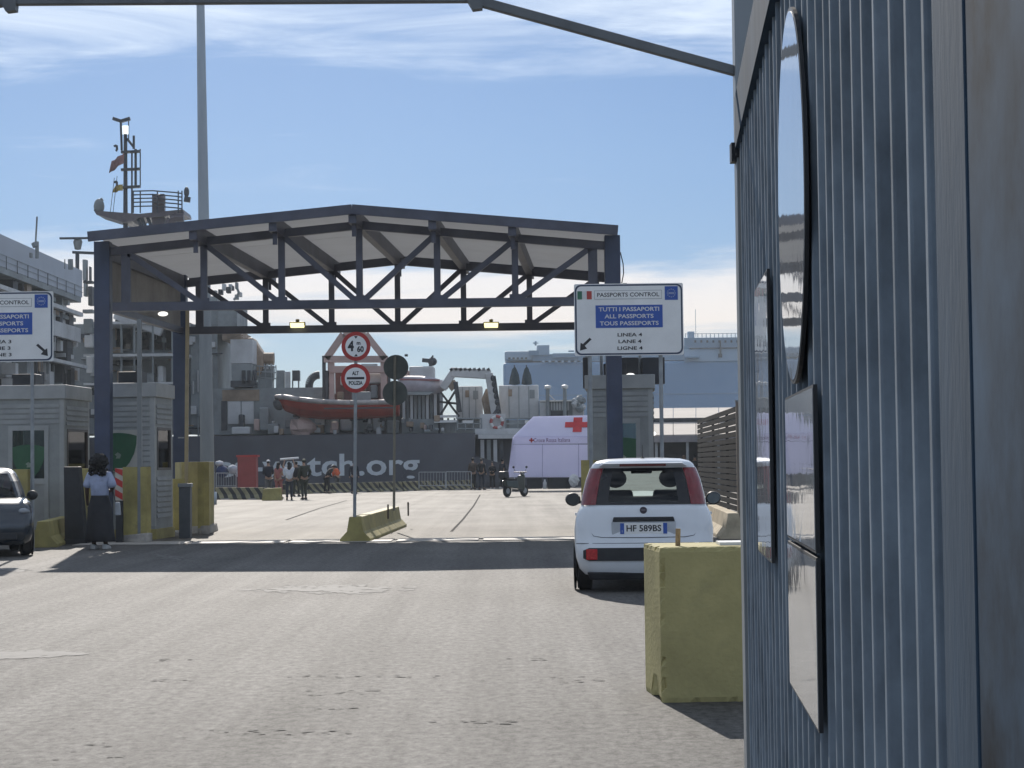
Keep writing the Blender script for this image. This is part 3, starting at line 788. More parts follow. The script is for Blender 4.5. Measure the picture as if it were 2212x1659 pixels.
b = MB().hexa([(yb.x - 0.43, yb.y - 0.3, 0), (yb.x + 0.43, yb.y - 0.3, 0), (yb.x + 0.43, yb.y + 0.3, 0), (yb.x - 0.43, yb.y + 0.3, 0), (yb.x - 0.36, yb.y - 0.25, 0.52), (yb.x + 0.40, yb.y - 0.25, 0.56), (yb.x + 0.40, yb.y + 0.25, 0.56), (yb.x - 0.36, yb.y + 0.25, 0.52)])
b.build('body', YEL, t, bevel=0.03)

# ================================================================== POLES
p_lo, p_hi = gr(449, 1088), None
Ym = 78.0
lm = thing('light_mast', 'tall grey tapering light mast behind the canopy', 'light mast', (at(450, 1000, Ym).x, Ym, 0))
a, c = at(449, 1080, Ym), at(432, -70, Ym)
MB().tube((a.x, Ym, 0.02), (c.x, Ym, c.z), 0.295, 14, 0.155).build('shaft', MASTP, lm, smooth=True)
MB().tube((a.x, Ym, 0.0), (a.x, Ym, 0.5), 0.36, 14).build('base_collar', MASTP, lm, smooth=True)
a, c = at(401, 1042, 43.2), at(405, 671, 43.2)
t = thing('thin_post', 'thin beige post behind the grey bollard', 'post', (a.x, 43.2, 0))
MB().beam((a.x, 43.2, 0), (c.x, 43.2, c.z), 0.075, 0.075).build('post', BEIGE, t)
MB().box(a.x - 0.16, 43.17, c.z * 0.43, a.x - 0.03, 43.21, c.z * 0.43 + 0.03).build('bracket', GALV, t)
a, c = at(302, 1010, 39.2), at(301, 689, 39.2)
t = thing('thin_post', 'thin pale grey post in front of the booth with the shield', 'post', (a.x, 39.2, 0))
MB().beam((a.x, 39.2, 0), (c.x, 39.2, c.z), 0.085, 0.085).build('post', GREYP, t)

# ================================================================== CONTROL BOOTHS
BOOTH = mat('booth_cladding', (0.28, 0.30, 0.30), 0.55, var=0.12, scale=2, dirt=0.2, dirtc=(0.13, 0.13, 0.12))
BOOTHL = mat('booth_trim', (0.36, 0.375, 0.375), 0.5, var=0.1, scale=2)
SLAT = mat('booth_slat', (0.31, 0.325, 0.325), 0.6, var=0.1, scale=3)
PALEP = mat('off_white_panel', (0.40, 0.40, 0.37), 0.6, var=0.1, scale=2, dirt=0.2)
BLIND = mat('pale_roller_blind', (0.62, 0.55, 0.45), 0.8, var=0.08, scale=3)
def shield(b_par, cx_, cz_, r, y):
    pts = []
    for k in range(13):                                     # gently bowed top
        u = -1 + k / 6.0
        pts.append((cx_ + u * r, y, cz_ + r * (0.78 + 0.16 * (1 - u * u))))
    for u, v in ((0.98, 0.35), (0.86, -0.15), (0.62, -0.62), (0.30, -0.98), (0.0, -1.2), (-0.30, -0.98), (-0.62, -0.62), (-0.86, -0.15), (-0.98, 0.35)):
        pts.append((cx_ + u * r, y, cz_ + v * r))
    o = MB().prism(pts, (0, 0.004, 0)).build('shield_emblem', GREEN, b_par, local=True)
    b = MB(); b.prism([(cx_ + 0.18 * r * math.cos(k * 2.513 + 1.57), y - 0.003, cz_ - 0.25 * r + 0.18 * r * math.sin(k * 2.513 + 1.57)) for k in range(5)], (0, 0.0025, 0))
    b.build('emblem_mark', mat('pale_green_print', (0.35, 0.42, 0.35), 0.5), o, local=True)
def booth(label, pxl, pxr, Y, dep, kind, H=3.28, rz=LANE_RZ):
    s = FPX / Y; w = (pxr - pxl) / s
    xl = at(pxl, 1000, Y).x
    t = thing('control_booth', label, 'booth', (xl + w / 2, Y, 0), rz, 'grey border control booths')
    hw = w / 2; e = 0.05
    P = lambda: MB()
    P().box(-hw - 0.04, -0.04, 0, hw + 0.04, dep + 0.04, 0.22).build('plinth', YEL, t, local=True, bevel=0.01)
    P().box(-hw, 0, 0.22, hw, dep, 0.28).build('floor', BOOTH, t, local=True)
    P().box(-hw - 0.05, -0.05, H - 0.30, hw + 0.05, dep + 0.05, H).build('roof_cap', BOOTHL, t, local=True, bevel=0.015)
    for sx in (-1, 1):
        for yy in (0, dep - 0.10):
            x0 = -hw if sx < 0 else hw - 0.10
            P().box(x0, yy, 0.28, x0 + 0.10, yy + 0.10, H - 0.30).build('corner_post', BOOTHL, t, local=True)
    def wall(axis, pos, lo, hi, o):                          # four pieces round an opening
        a0, a1, z0, z1 = o
        b = MB()
        for u0, u1, v0, v1 in ((lo, a0, 0.28, H - 0.3), (a1, hi, 0.28, H - 0.3), (a0, a1, 0.28, z0), (a0, a1, z1, H - 0.3)):
            if u1 - u0 < 0.005 or v1 - v0 < 0.005: continue
            if axis == 'x': b.box(u0, pos, v0, u1, pos + e, v1)
            else: b.box(pos, u0, v0, pos + e, u1, v1)
        b.build('wall', BOOTH, t, local=True)
    def window(axis, pos, o, fm=BOOTHL, blind=False):
        a0, a1, z0, z1 = o; f = 0.05
        b = MB()
        for u0, u1, v0, v1 in ((a0, a0 + f, z0, z1), (a1 - f, a1, z0, z1), (a0 + f, a1 - f, z0, z0 + f), (a0 + f, a1 - f, z1 - f, z1)):
            if axis == 'x': b.box(u0, pos - 0.012, v0, u1, pos + e + 0.01, v1)
            else: b.box(pos - 0.01, u0, v0, pos + e + 0.012, u1, v1)
        wn_ = b.build('window', fm, t, local=True)
        g = MB()
        if axis == 'x': g.box(a0 + f, pos + 0.02, z0 + f, a1 - f, pos + 0.028, z1 - f)
        else: g.box(pos + 0.02, a0 + f, z0 + f, pos + 0.028, a1 - f, z1 - f)
        g.build('pane', GLASS, wn_, local=True)
        if blind:
            zb = z0 + (z1 - z0) * 0.52
            if axis == 'x': MB().box(a0 + f, pos + 0.035, zb, a1 - f, pos + 0.042, z1 - f).build('blind', BLIND, wn_, local=True)
            else: MB().box(pos + 0.005, a0 + f, zb, pos + 0.012, a1 - f, z1 - f).build('blind', BLIND, wn_, local=True)
    # front
    if kind == 'door':
        do = (-hw + 0.28 * w, hw - 0.20 * w, 0.28, 2.42)
        wall('x', 0, -hw + 0.10, hw - 0.10, do)
        d = MB(); x0, x1 = do[0], do[1]
        for q in ((x0, x0 + 0.09, 0.28, 2.42), (x1 - 0.09, x1, 0.28, 2.42), (x0 + 0.09, x1 - 0.09, 2.32, 2.42), (x0 + 0.09, x1 - 0.09, 1.18, 1.30), (x0 + 0.09, x1 - 0.09, 0.28, 0.42)):
            d.box(q[0], -0.02, q[2], q[1], 0.04, q[3])
        dr = d.build('door', BOOTHL, t, local=True)
        MB().box(x0 + 0.09, 0.005, 1.30, x1 - 0.09, 0.013, 2.32).build('pane', GLASS, dr, local=True)
        MB().box(x0 + 0.09, 0.0, 0.42, x1 - 0.09, 0.02, 1.18).build('lower_panel', SLAT, dr, local=True)
        MB().box(x0 + 0.03, -0.06, 1.16, x0 + 0.06, -0.02, 1.34).build('handle', GALV, dr, local=True)
        shield(t, (x0 + x1) / 2, 1.68, 0.36, -0.012)
        sl = ((-hw + 0.10, hw - 0.10, 2.46, H - 0.34),)
    else:
        wall('x', 0, -hw + 0.10, hw - 0.10, (0, 0, 2.0, 2.0))
        MB().box(-hw + 0.06, -0.03, 1.42, hw - 0.30, -0.002, 2.30).build('white_panel', PALEP, t, local=True)
        shield(t, -hw + 0.06 + (w - 0.36) * 0.42, 1.86, 0.40, -0.036)
        sl = ((-hw + 0.10, hw - 0.10, 2.36, H - 0.34), (hw - 0.29, hw - 0.10, 0.3, 2.3))
    def slats(axis, pos, lo, hi, z0, z1, pitch=0.112):
        z = z0
        while z + pitch * 0.7 < z1:
            b = MB()
            if axis == 'x': b.hexa([(lo, pos - 0.016, z), (hi, pos - 0.016, z), (hi, pos - 0.001, z), (lo, pos - 0.001, z), (lo, pos - 0.008, z + pitch * 0.72), (hi, pos - 0.008, z + pitch * 0.72), (hi, pos - 0.001, z + pitch * 0.72), (lo, pos - 0.001, z + pitch * 0.72)])
            else: b.hexa([(pos + 0.001, lo, z), (pos + 0.026, lo, z), (pos + 0.026, hi, z), (pos + 0.001, hi, z), (pos + 0.001, lo, z + pitch * 0.72), (pos + 0.008, lo, z + pitch * 0.72), (pos + 0.008, hi, z + pitch * 0.72), (pos + 0.001, hi, z + pitch * 0.72)])
            b.build('slat', SLAT, t, local=True)
            z += pitch
    for q in sl: slats('x', 0, *q)
    # right-hand side: louvres over a window over louvres
    so_ = (0.22, dep - 0.14, 1.45, 2.35)
    wall('y', hw - e, 0.10, dep - 0.10, so_)
    window('y', hw - e, so_, mat('brown_frame', (0.10, 0.085, 0.08), 0.5), blind=True)
    slats('y', hw, 0.14, dep - 0.14, 2.42, H - 0.34)
    slats('y', hw, 0.14, dep - 0.14, 0.45, 1.40)
    # left and back
    wall('y', -hw, 0.10, dep - 0.10, (0.25, dep - 0.25, 1.35, 2.35)); window('y', -hw, (0.25, dep - 0.25, 1.35, 2.35))
    wo_ = (-hw + 0.14, hw - 0.14, 1.15, 2.42)
    wall('x', dep - e, -hw + 0.10, hw - 0.10, wo_); window('x', dep - e, wo_)
    # what stands inside
    MB().box(-hw + 0.12, dep - 0.55, 0.95, hw - 0.15, dep - 0.12, 1.0).build('desk', PALEP, t, local=True)
    MB().box(0.0, dep - 0.40, 1.0, 0.36, dep - 0.34, 1.28).build('monitor', DARK, t, local=True)
    # plant on the roof
    MB().box(-hw * 0.5, 0.4, H, -hw * 0.5 + 0.5, 0.9, H + 0.26).build('air_unit', DARK, t, local=True, bevel=0.02)
    return t
booth('grey booth with a glazed door at the left edge', -30, 140, 41.2, 1.9, 'door')
booth('grey booth with a green shield on a pale panel', 214, 335, 40.7, 1.55, 'panel')
booth('grey booth with a glazed door behind the white car', 1270, 1412, 41.2, 1.9, 'door', H=3.35)
# extra cladding on the right booth's top: equipment boxes under the sign
t = thing('signal_box', 'dark cabinet on poles above the booth behind the white car', 'signal box', (at(1385, 800, 41.5).x, 41.5, 0))
b = MB(); b.pbox(1338, 772, 1380, 815, 41.6, 0.5); b.build('cabinet', DARK, t, bevel=0.02)
b = MB(); b.pbox(1388, 772, 1436, 829, 41.9, 0.35); b.build('side_screen', mat('dark_screen', (0.035, 0.04, 0.05), 0.5), t)
b = MB(); b.pbox(1260, 772, 1277, 838, 41.9, 0.3); b.build('side_screen', DARK, t)
for px in (1384, 1300, 1268):
    a = at(px, 840, 42.2); MB().tube((a.x, 42.2, 3.3), (a.x, 42.2, 4.9), 0.035).build('pole', GALV, t)
a = at(1362, 811, 41.5); MB().ball(a, 0.10, 0.08, 0.05).build('lamp', emit('lit_white_lens', (1, .97, .9), 1.2), t, smooth=True)

# ================================================================== YELLOW GUARD WALLS ROUND THE BOOTHS
def guard(label, faces, Y, th=0.14, foot=None, z1=None):
    """faces: list of (px0, px1, y_top, y_bottom, dY0, dY1)"""
    a = gr((faces[0][0] + faces[0][1]) / 2, faces[0][3])
    t = thing('guard_wall', label, 'guard wall', (a.x, a.y, 0), group='yellow guard walls round the booths')
    for px0, px1, zt, Ya, Yb in faces:
        xa, xb = at(px0, 1000, Ya).x, at(px1, 1000, Yb).x
        d = Vector((xb - xa, Yb - Ya, 0)).normalized(); nrm = Vector((-d.y, d.x, 0)) * th
        A, B = Vector((xa, Ya, 0.12)), Vector((xb, Yb, 0.12)); n_ = max(1, int((B - A).length / 0.55)); st = (B - A) / n_
        for k in range(n_):
            p, q = A + st * k + d * 0.006, A + st * (k + 1) - d * 0.006
            MB().hexa([p, q, q + nrm, p + nrm, p + Vector((0, 0, zt - 0.12)), q + Vector((0, 0, zt - 0.12)), q + nrm + Vector((0, 0, zt - 0.12)), p + nrm + Vector((0, 0, zt - 0.12))]).build('plate', YEL, t, bevel=0.008)
        if foot:
            p, q = A - d * 0.03, B + d * 0.03; m_ = -Vector((-d.y, d.x, 0)) * 0.06
            b = MB().hexa([Vector((p.x, p.y, 0)) + m_ * 1.6, Vector((q.x, q.y, 0)) + m_ * 1.6, Vector((q.x, q.y, 0)) + nrm, Vector((p.x, p.y, 0)) + nrm, p + m_ + Vector((0, 0, .02)), q + m_ + Vector((0, 0, .08)), q + nrm + Vector((0, 0, .08)), p + nrm + Vector((0, 0, .02))])
            b.build('footing', CONC, t, bevel=0.03)
    return t
guard('yellow steel guard wall left of the woman', [(150, 194, 1.50, 39.6, 39.4)], 40, foot=True)
guard('yellow steel guard wall between the woman and the shield booth', [(264, 319, 1.52, 39.3, 39.1)], 40, foot=True)
guard('yellow guard wall with angled end at the lane edge', [(378, 392, 1.62, 46.5, 44.2), (392, 440, 1.62, 44.2, 43.4), (440, 462, 1.62, 43.4, 45.6)], 44, foot=True)
guard('sunlit yellow guard wall behind the bollard', [(374, 400, 1.25, 42.8, 42.9)], 42, foot=False)
guard('yellow guard wall at the corner of the booth behind the white car', [(1254, 1284, 1.55, 40.3, 40.1)], 40, foot=True)
guard('brownish yellow guard wall behind the dark car', [(-60, 60, 1.5, 39.8, 39.6)], 40, foot=True)
# red and white post and dark raised barrier arm
rw = at(257, 1000, 39.0)
t = thing('striped_post', 'short red and white striped post right of the woman', 'post', (rw.x, 39.0, 0))
MB().box(rw.x - 0.07, 39.0, 0, rw.x + 0.07, 39.08, 0.85).build('leg', DARK, t)
WHP = mat('white_stripe', (0.46, 0.44, 0.38), 0.6)
MB().box(rw.x - 0.075, 38.98, 0.85, rw.x + 0.075, 38.999, 1.5).build('board', WHP, t)
for k in range(3):
    z = 0.86 + 0.24 * k
    MB().prism([(rw.x - 0.075, 38.975, min(1.5, z + 0.22)), (rw.x - 0.075, 38.975, z + 0.09), (rw.x + 0.075, 38.975, z - 0.0), (rw.x + 0.075, 38.975, z + 0.13)], (0, 0.004, 0)).build('stripe', RED, t)
a, c = at(166, 1178, 38.8), at(158, 1008, 38.8)
t = thing('barrier_column', 'dark slanting barrier column left of the woman', 'barrier column', (a.x, 38.8, 0))
MB().hexa([(a.x - 0.22, 38.7, 0), (a.x + 0.20, 38.7, 0), (a.x + 0.20, 39.0, 0), (a.x - 0.22, 39.0, 0), (c.x - 0.17, 38.7, c.z), (c.x + 0.13, 38.7, c.z), (c.x + 0.13, 39.0, c.z), (c.x - 0.17, 39.0, c.z)]).build('column', DARK, t, bevel=0.02)
MB().box(a.x - 0.26, 38.66, 0, a.x + 0.24, 39.04, 0.10).build('base', DARK, t)
a = gr(399, 1163)
t = thing('grey_bollard', 'square dark grey bollard in front of the angled yellow wall', 'bollard', (a.x, a.y, 0))
MB().box(a.x - 0.12, a.y, 0, a.x + 0.12, a.y + 0.24, 1.08).build('shaft', mat('bollard_grey', (0.075, 0.085, 0.095), 0.5, var=0.15, scale=4), t, bevel=0.01)
MB().box(a.x - 0.14, a.y - 0.02, 1.08, a.x + 0.14, a.y + 0.26, 1.16).build('cap', GREYP, t, bevel=0.01)
# yellow letter box on the sunlit guard
a = at(389, 1020, 42.4)

# ================================================================== SLATTED FENCE RIGHT
fn0, fn1 = at(1599, 1000, 38.0), at(1509, 1000, 51.5)
fence = thing('slatted_fence', 'dark horizontal slat fence right of the white car', 'fence', ((fn0.x + fn1.x) / 2, 39.8, 0))
FS = mat('dark_fence_slat', (0.009, 0.013, 0.020), 0.95, var=0.15, scale=3, spec=0.05)
d = (fn1 - fn0); d.z = 0; L = d.length; d.normalize(); nn = Vector((-d.y, d.x, 0)) * -0.02
z = 0.12
while z < 2.56:
    h_ = 0.102
    for j in range(3):
        p = Vector((fn0.x, fn0.y, z)) + d * (L * j / 3 + 0.01); q = Vector((fn0.x, fn0.y, z)) + d * (L * (j + 1) / 3 - 0.01)
        MB().hexa([p, q, q - nn, p - nn, p + Vector((0, 0, h_)), q + Vector((0, 0, h_)), q - nn + Vector((0, 0, h_)), p - nn + Vector((0, 0, h_))]).build('slat', FS, fence)
    z += 0.124
for j in range(4):
    p = Vector((fn0.x, fn0.y, 0)) + d * (L * j / 3) + Vector((0.09, 0, 0))
    MB().box(p.x - 0.03, p.y - 0.03, 0, p.x + 0.03, p.y + 0.03, 2.60).build('post', FS, fence)
p = at(1597, 1000, 37.8)
t = thing('fence_end_post', 'beige square post at the near end of the slatted fence', 'post', (p.x, 37.8, 0))
zt = at(1594, 868, 37.8).z
MB().box(p.x - 0.05, 37.75, 0, p.x + 0.05, 37.85, zt).build('shaft', mat('brown_beige_post', (0.19, 0.16, 0.13), 0.6, var=0.12), t)
MB().box(p.x - 0.06, 37.74, zt, p.x + 0.06, 37.86, zt + 0.03).build('cap', GREYP, t)

# ================================================================== CARS
WHITEP = mat('white_car_paint', (0.76, 0.79, 0.82), 0.28, var=0.03, scale=1.5, bump=0.0, coat=0.6, dirt=0.12, dirtc=(0.45, 0.45, 0.45))
DARKP = mat('dark_blue_car_paint', (0.022, 0.032, 0.045), 0.22, var=0.1, scale=1.5, bump=0.0, coat=0.8)
TAILR = mat('tail_light_red', (0.20, 0.018, 0.024), 0.15, var=0.15, scale=12, bump=0.0, coat=0.5)
CHROME = mat('bright_metal', (0.6, 0.6, 0.62), 0.2, metal=0.9, var=0.05, bump=0.0)
CABINM = mat('dark_car_interior', (0.018, 0.019, 0.021), 0.8, var=0.2, scale=8, bump=0.2)
HEADL = mat('clear_lamp_cover', (0.24, 0.26, 0.28), 0.1, var=0.15, scale=20, bump=0.0, coat=0.8)
WINDSC = glass('dusty_windscreen_glass', (0.78, 0.84, 0.83))      # road dust on it catches the sun from behind
let_through(WINDSC, 0.22, (0.80, 0.86, 0.80))
NR, NS, NC = 9, 14, 6
def ring(hw, yr, yf, r, z, bow=0.05):
    pts = []
    def rear(i): u = -1 + 2 * i / (NR - 1); return Vector(((hw - r) * u, yr - bow * (1 - (u * (hw - r) / hw) ** 2) + bow, z))
    for i in range(NR): pts.append(rear(i))
    for i in range(1, NC): a = R(-90 + 90 * i / NC); pts.append(Vector((hw - r + r * math.cos(a), yr + bow * 0.35 + r + r * math.sin(a), z)))
    for i in range(NS): pts.append(Vector((hw, yr + bow * 0.35 + r + (yf - yr - 2 * r - bow * 0.7) * i / (NS - 1), z)))
    for i in range(1, NC): a = R(90 * i / NC); pts.append(Vector((hw - r + r * math.cos(a), yf - bow * 0.35 - r + r * math.sin(a), z)))
    for i in range(NR): u = 1 - 2 * i / (NR - 1); pts.append(Vector(((hw - r) * u, yf + bow * (1 - u * u) - bow * 0.6, z)))
    for i in range(1, NC): a = R(90 + 90 * i / NC); pts.append(Vector((-hw + r + r * math.cos(a), yf - bow * 0.35 - r + r * math.sin(a), z)))
    for i in range(NS): pts.append(Vector((-hw, yf - bow * 0.35 - r - (yf - yr - 2 * r - bow * 0.7) * i / (NS - 1), z)))
    for i in range(1, NC): a = R(180 + 90 * i / NC); pts.append(Vector((-hw + r + r * math.cos(a), yr + bow * 0.35 + r + r * math.sin(a), z)))
    return pts
IR = range(0, NR - 1)
ICR = range(NR - 1, NR - 1 + NC)
ISR = range(NR - 1 + NC, NR - 1 + NC + NS - 1)
iF0 = NR - 1 + NC + NS - 1
ICFR = range(iF0, iF0 + NC)
IF = range(iF0 + NC, iF0 + NC + NR - 1)
ICFL = range(iF0 + NC + NR - 1, iF0 + 2 * NC + NR - 1)
ISL = range(iF0 + 2 * NC + NR - 1, iF0 + 2 * NC + NR - 1 + NS - 1)
ICL = range(iF0 + 2 * NC + NR - 1 + NS - 1, iF0 + 3 * NC + NR - 1 + NS - 1)
def loft(levels, cols_, cap=False):
    rings = [ring(*l) for l in levels]; b = MB(); n = len(rings[0])
    for a, c in zip(rings[:-1], rings[1:]):
        for k in cols_:
            b.poly([a[k], a[(k + 1) % n], c[(k + 1) % n], c[k]])
    if cap:
        b.poly(rings[-1])
    return b
def car(label, loc, rz, paint, plate=None):
    t = thing('parked_car', label, 'car', loc, rz)
    n_all = range(len(ring(1, 0, 3, .2, 0)))
    BODY = [(0.69, 0.05, 3.48, .24, 0.20, .05), (0.755, 0.0, 3.60, .25, 0.27, .05), (0.79, -0.02, 3.64, .26, 0.40, .06), (0.805, -0.02, 3.65, .26, 0.54, .06), (0.805, 0.03, 3.63, .24, 0.59, .06), (0.808, 0.05, 3.60, .22, 0.72, .06), (0.79, 0.075, 3.52, .2, 0.85, .06), (0.765, 0.095, 3.38, .2, 0.93, .06), (0.725, 0.125, 3.02, .18, 1.005, .06)]
    body = loft(BODY, n_all, True).build('body', paint, t, local=True, smooth=True)
    GH = [(0.722, 0.125, 2.98, .18, 1.006, .06), (0.705, 0.17, 2.80, .18, 1.12, .06), (0.665, 0.26, 2.52, .17, 1.29, .06), (0.615, 0.36, 2.24, .16, 1.43, .06)]
    RF = [(0.615, 0.36, 2.24, .16, 1.43, .06), (0.590, 0.34, 2.15, .16, 1.475, .06), (0.545, 0.40, 2.02, .2, 1.51, .06), (0.44, 0.58, 1.80, .2, 1.536, .04), (0.2, 0.9, 1.5, .1, 1.548, .02)]
    loft(RF, n_all, True).build('roof', paint, t, local=True, smooth=True)
    MB().prism([(-0.52, 0.345, 1.445), (0.52, 0.345, 1.445), (0.46, 0.30, 1.485), (-0.46, 0.30, 1.485)], (0, 0.2, 0.02)).build('roof_spoiler', paint, t, local=True, bevel=0.012)
    MB().box(-0.27, 0.292, 1.448, 0.27, 0.34, 1.478).build('high_brake_light', mat('dark_red_lens', (0.10, 0.012, 0.015), 0.2), t, local=True)
    sh = 0.004
    loft(GH, IR).build('rear_window', CARGLASS, t, local=True, smooth=True)
    # black print round the rear window
    fr = MB(); rg = [ring(q[0] + .003, q[1] - .004, *q[2:]) for q in GH]
    for a, c in zip(rg[:-1], rg[1:]):
        for k in (0, NR - 2): fr.poly([a[k], a[k + 1], c[k + 1], c[k]])
    def lerp(a, c, u): return a + (c - a) * u
    for k in range(1, NR - 2):
        fr.poly([rg[0][k], rg[0][k + 1], lerp(rg[0][k + 1], rg[1][k + 1], .3), lerp(rg[0][k], rg[1][k], .3)])
        fr.poly([lerp(rg[2][k], rg[3][k], .72), lerp(rg[2][k + 1], rg[3][k + 1], .72), rg[3][k + 1], rg[3][k]])
    fr.build('window_surround', mat('black_window_print', (0.016, 0.017, 0.02), 0.2, bump=0), t, local=True)
    GHo = [(l[0] + .008, l[1] - .008, l[2], l[3], l[4], l[5]) for l in GH]
    for nm, I in (('tail_light', ICR), ('tail_light', ICL)):
        loft(GHo, list(I)[:-1] if I is ICR else list(I)[1:]).build(nm, TAILR, t, local=True, smooth=True)
        loft(GHo, list(I)[-1:] if I is ICR else list(I)[:1]).build('rear_pillar', paint, t, local=True, smooth=True)
    for I in (ISR, ISL):
        L_ = list(I); rev = I is ISL
        if rev: L_ = L_[::-1]
        loft(GH, L_[0:2]).build('rear_pillar', paint, t, local=True)
        loft(GH, L_[2:6]).build('side_window', CARGLASS, t, local=True)
        loft(GH, L_[6:7]).build('middle_pillar', DARK, t, local=True)
        loft(GH, L_[7:12]).build('side_window', CARGLASS, t, local=True)
        loft(GH, L_[12:]).build('front_pillar', paint, t, local=True)
    loft(GH, ICFR).build('front_pillar', paint, t, local=True); loft(GH, ICFL).build('front_pillar', paint, t, local=True)
    loft(GH, IF).build('windscreen', WINDSC, t, local=True, smooth=True)
    # inside
    ins = MB().box(-0.66, 0.3, 1.007, 0.66, 0.62, 1.09); ins.box(-0.66, 2.2, 1.007, 0.66, 2.85, 1.06); ins.box(-0.66, 0.62, 1.007, 0.66, 2.2, 1.015)
    ins.build('cabin_trim', CABINM, t, local=True)
    for sx in (-0.33, 0.33):
        s_ = MB().hexa([(sx - .24, 1.45, .9), (sx + .24, 1.45, .9), (sx + .24, 1.62, .9), (sx - .24, 1.62, .9), (sx - .2, 1.28, 1.16), (sx + .2, 1.28, 1.16), (sx + .2, 1.40, 1.16), (sx - .2, 1.40, 1.16)]).build('seat', CABINM, t, local=True, bevel=.03)
        MB().ball((sx, 1.30, 1.30), 0.135, 0.06, 0.115).build('headrest', CABINM, s_, local=True, smooth=True)
    MB().box(-0.09, 2.25, 1.36, 0.12, 2.28, 1.42).build('inside_mirror', CABINM, t, local=True)
    MB().box(-0.14, 0.9, 1.36, 0.10, 0.95, 1.41).build('tinted_visor', CABINM, t, local=True)
    # tail
    def rear_y(x, z):
        for (h0, y0, f0, r0, z0, b0), (h1, y1, f1, r1, z1, b1) in zip(BODY[:-1], BODY[1:]):
            if z0 <= z <= z1:
                u = (z - z0) / (z1 - z0); return y0 + (y1 - y0) * u + 0.06 * (x / 0.78) ** 2
        return 0.1
    SEAM = mat('panel_gap', (0.10, 0.11, 0.12), 0.6, bump=0)
    g = MB()
    pts = [(-0.60, 0.99), (-0.615, 0.86), (-0.61, 0.70), (-0.58, 0.65), (-0.48, 0.632), (0, 0.628), (0.48, 0.632), (0.58, 0.65), (0.61, 0.70), (0.615, 0.86), (0.60, 0.99)]
    fine = []
    for (xa, za), (xb, zb) in zip(pts[:-1], pts[1:]):
        for k in range(4): fine.append((xa + (xb - xa) * k / 4, za + (zb - za) * k / 4))
    fine.append(pts[-1])
    for (xa, za), (xb, zb) in zip(fine[:-1], fine[1:]): g.tube((xa, rear_y(xa, za), za), (xb, rear_y(xb, zb), zb), 0.0055, 4)
    g.build('tailgate_seam', SEAM, t, local=True)
    g = MB()
    xs = [-0.78 + 1.56 * k / 24 for k in range(25)]
    for xa, xb in zip(xs[:-1], xs[1:]): g.tube((xa, rear_y(xa, .565) + .012 * (abs(xa) > .7), .565), (xb, rear_y(xb, .565) + .012 * (abs(xb) > .7), .565), 0.005, 4)
    g.build('bumper_seam', SEAM, t, local=True)
    y0 = rear_y(0, .8)
    MB().prism([(-0.36, y0 - 0.02, .815), (0.36, y0 - 0.02, .815), (0.345, y0 - 0.02, .865), (-0.345, y0 - 0.02, .865)], (0, 0.05, 0)).build('tailgate_handle', DARK, t, local=True, bevel=.006)
    MB().box(-0.37, y0 - 0.012, .655, 0.37, y0 + 0.02, .812).build('plate_recess', mat('recess_paint', (0.50, 0.53, 0.56), 0.35, bump=0), t, local=True, bevel=.01)
    if plate:
        pl = MB().box(-0.27, y0 - 0.022, .672, 0.27, y0 - 0.013, .795).build('number_plate', SIGNW, t, local=True)
        for x0, x1 in ((-0.27, -0.225), (0.225, 0.27)):
            MB().box(x0, y0 - 0.0245, .672, x1, y0 - 0.0222, .795).build('blue_band', SIGNB, pl, local=True)
        text('lettering', plate, 0.1, face_at(0.0, y0 - 0.0235, .732), INK, pl, 0.0008, width=0.40, bold=0.002, local=True)
        text('lettering', 'I', 0.04, face_at(-0.247, y0 - 0.0255, .70), WHITE, pl, 0.0006, local=True)
    ey = rear_y(0, .94)
    em = MB().prism([(0.042 * math.cos(k * math.pi / 8), ey - 0.012, .945 + 0.036 * math.sin(k * math.pi / 8) * (1.0 if math.sin(k * math.pi / 8) > 0 else 1.25)) for k in range(16)], (0, 0.02, 0)).build('badge', mat('dark_badge', (0.04, 0.03, 0.05), 0.3), t, local=True)
    MB().box(-0.024, ey - 0.0135, .936, 0.024, ey - 0.011, .952).build('badge_mark', mat('badge_grey', (0.16, 0.15, 0.18), 0.3), em, local=True)
    g = MB(); z0, z1 = .365, .515
    xs = [-0.70 + 1.40 * k / 20 for k in range(21)]
    for xa, xb in zip(xs[:-1], xs[1:]):
        ins_ = lambda x: 0.03 if abs(x) > 0.66 else 0.0
        ya, yb = rear_y(xa, .45), rear_y(xb, .45)
        g.hexa([(xa, ya - .012, z0 + ins_(xa)), (xb, yb - .012, z0 + ins_(xb)), (xb, yb + .03, z0 + ins_(xb)), (xa, ya + .03, z0 + ins_(xa)), (xa, ya - .012, z1 - ins_(xa)), (xb, yb - .012, z1 - ins_(xb)), (xb, yb + .03, z1 - ins_(xb)), (xa, ya + .03, z1 - ins_(xa))])
    st_ = g.build('bumper_insert', DARK, t, local=True)
    for sx in (-0.60, 0.60):
        yy = rear_y(sx, .44)
        MB().box(sx - .065, yy - .026, .378, sx + .065, yy - .011, .502).build('fog_light', mat('bright_reflector_red', (0.50, 0.03, 0.035), 0.25, var=0.2, scale=30, bump=0), st_, local=True, bevel=.012)
    MB().hexa([(-0.62, 0.06, .145), (0.62, 0.06, .145), (0.62, .3, .15), (-0.62, .3, .15), (-0.66, 0.03, .235), (0.66, 0.03, .235), (0.66, .3, .235), (-0.66, .3, .235)]).build('bumper_underside', DARK, t, local=True, bevel=.015)
    MB().tube((-0.02, 0.14, 1.045), (0.20, 0.16, 1.058), 0.009, 6).build('wiper', DARK, t, local=True)
    MB().tube((0, 0.75, 1.535), (0, 0.60, 1.70), 0.0065, 5, 0.003).build('aerial', DARK, t, local=True)
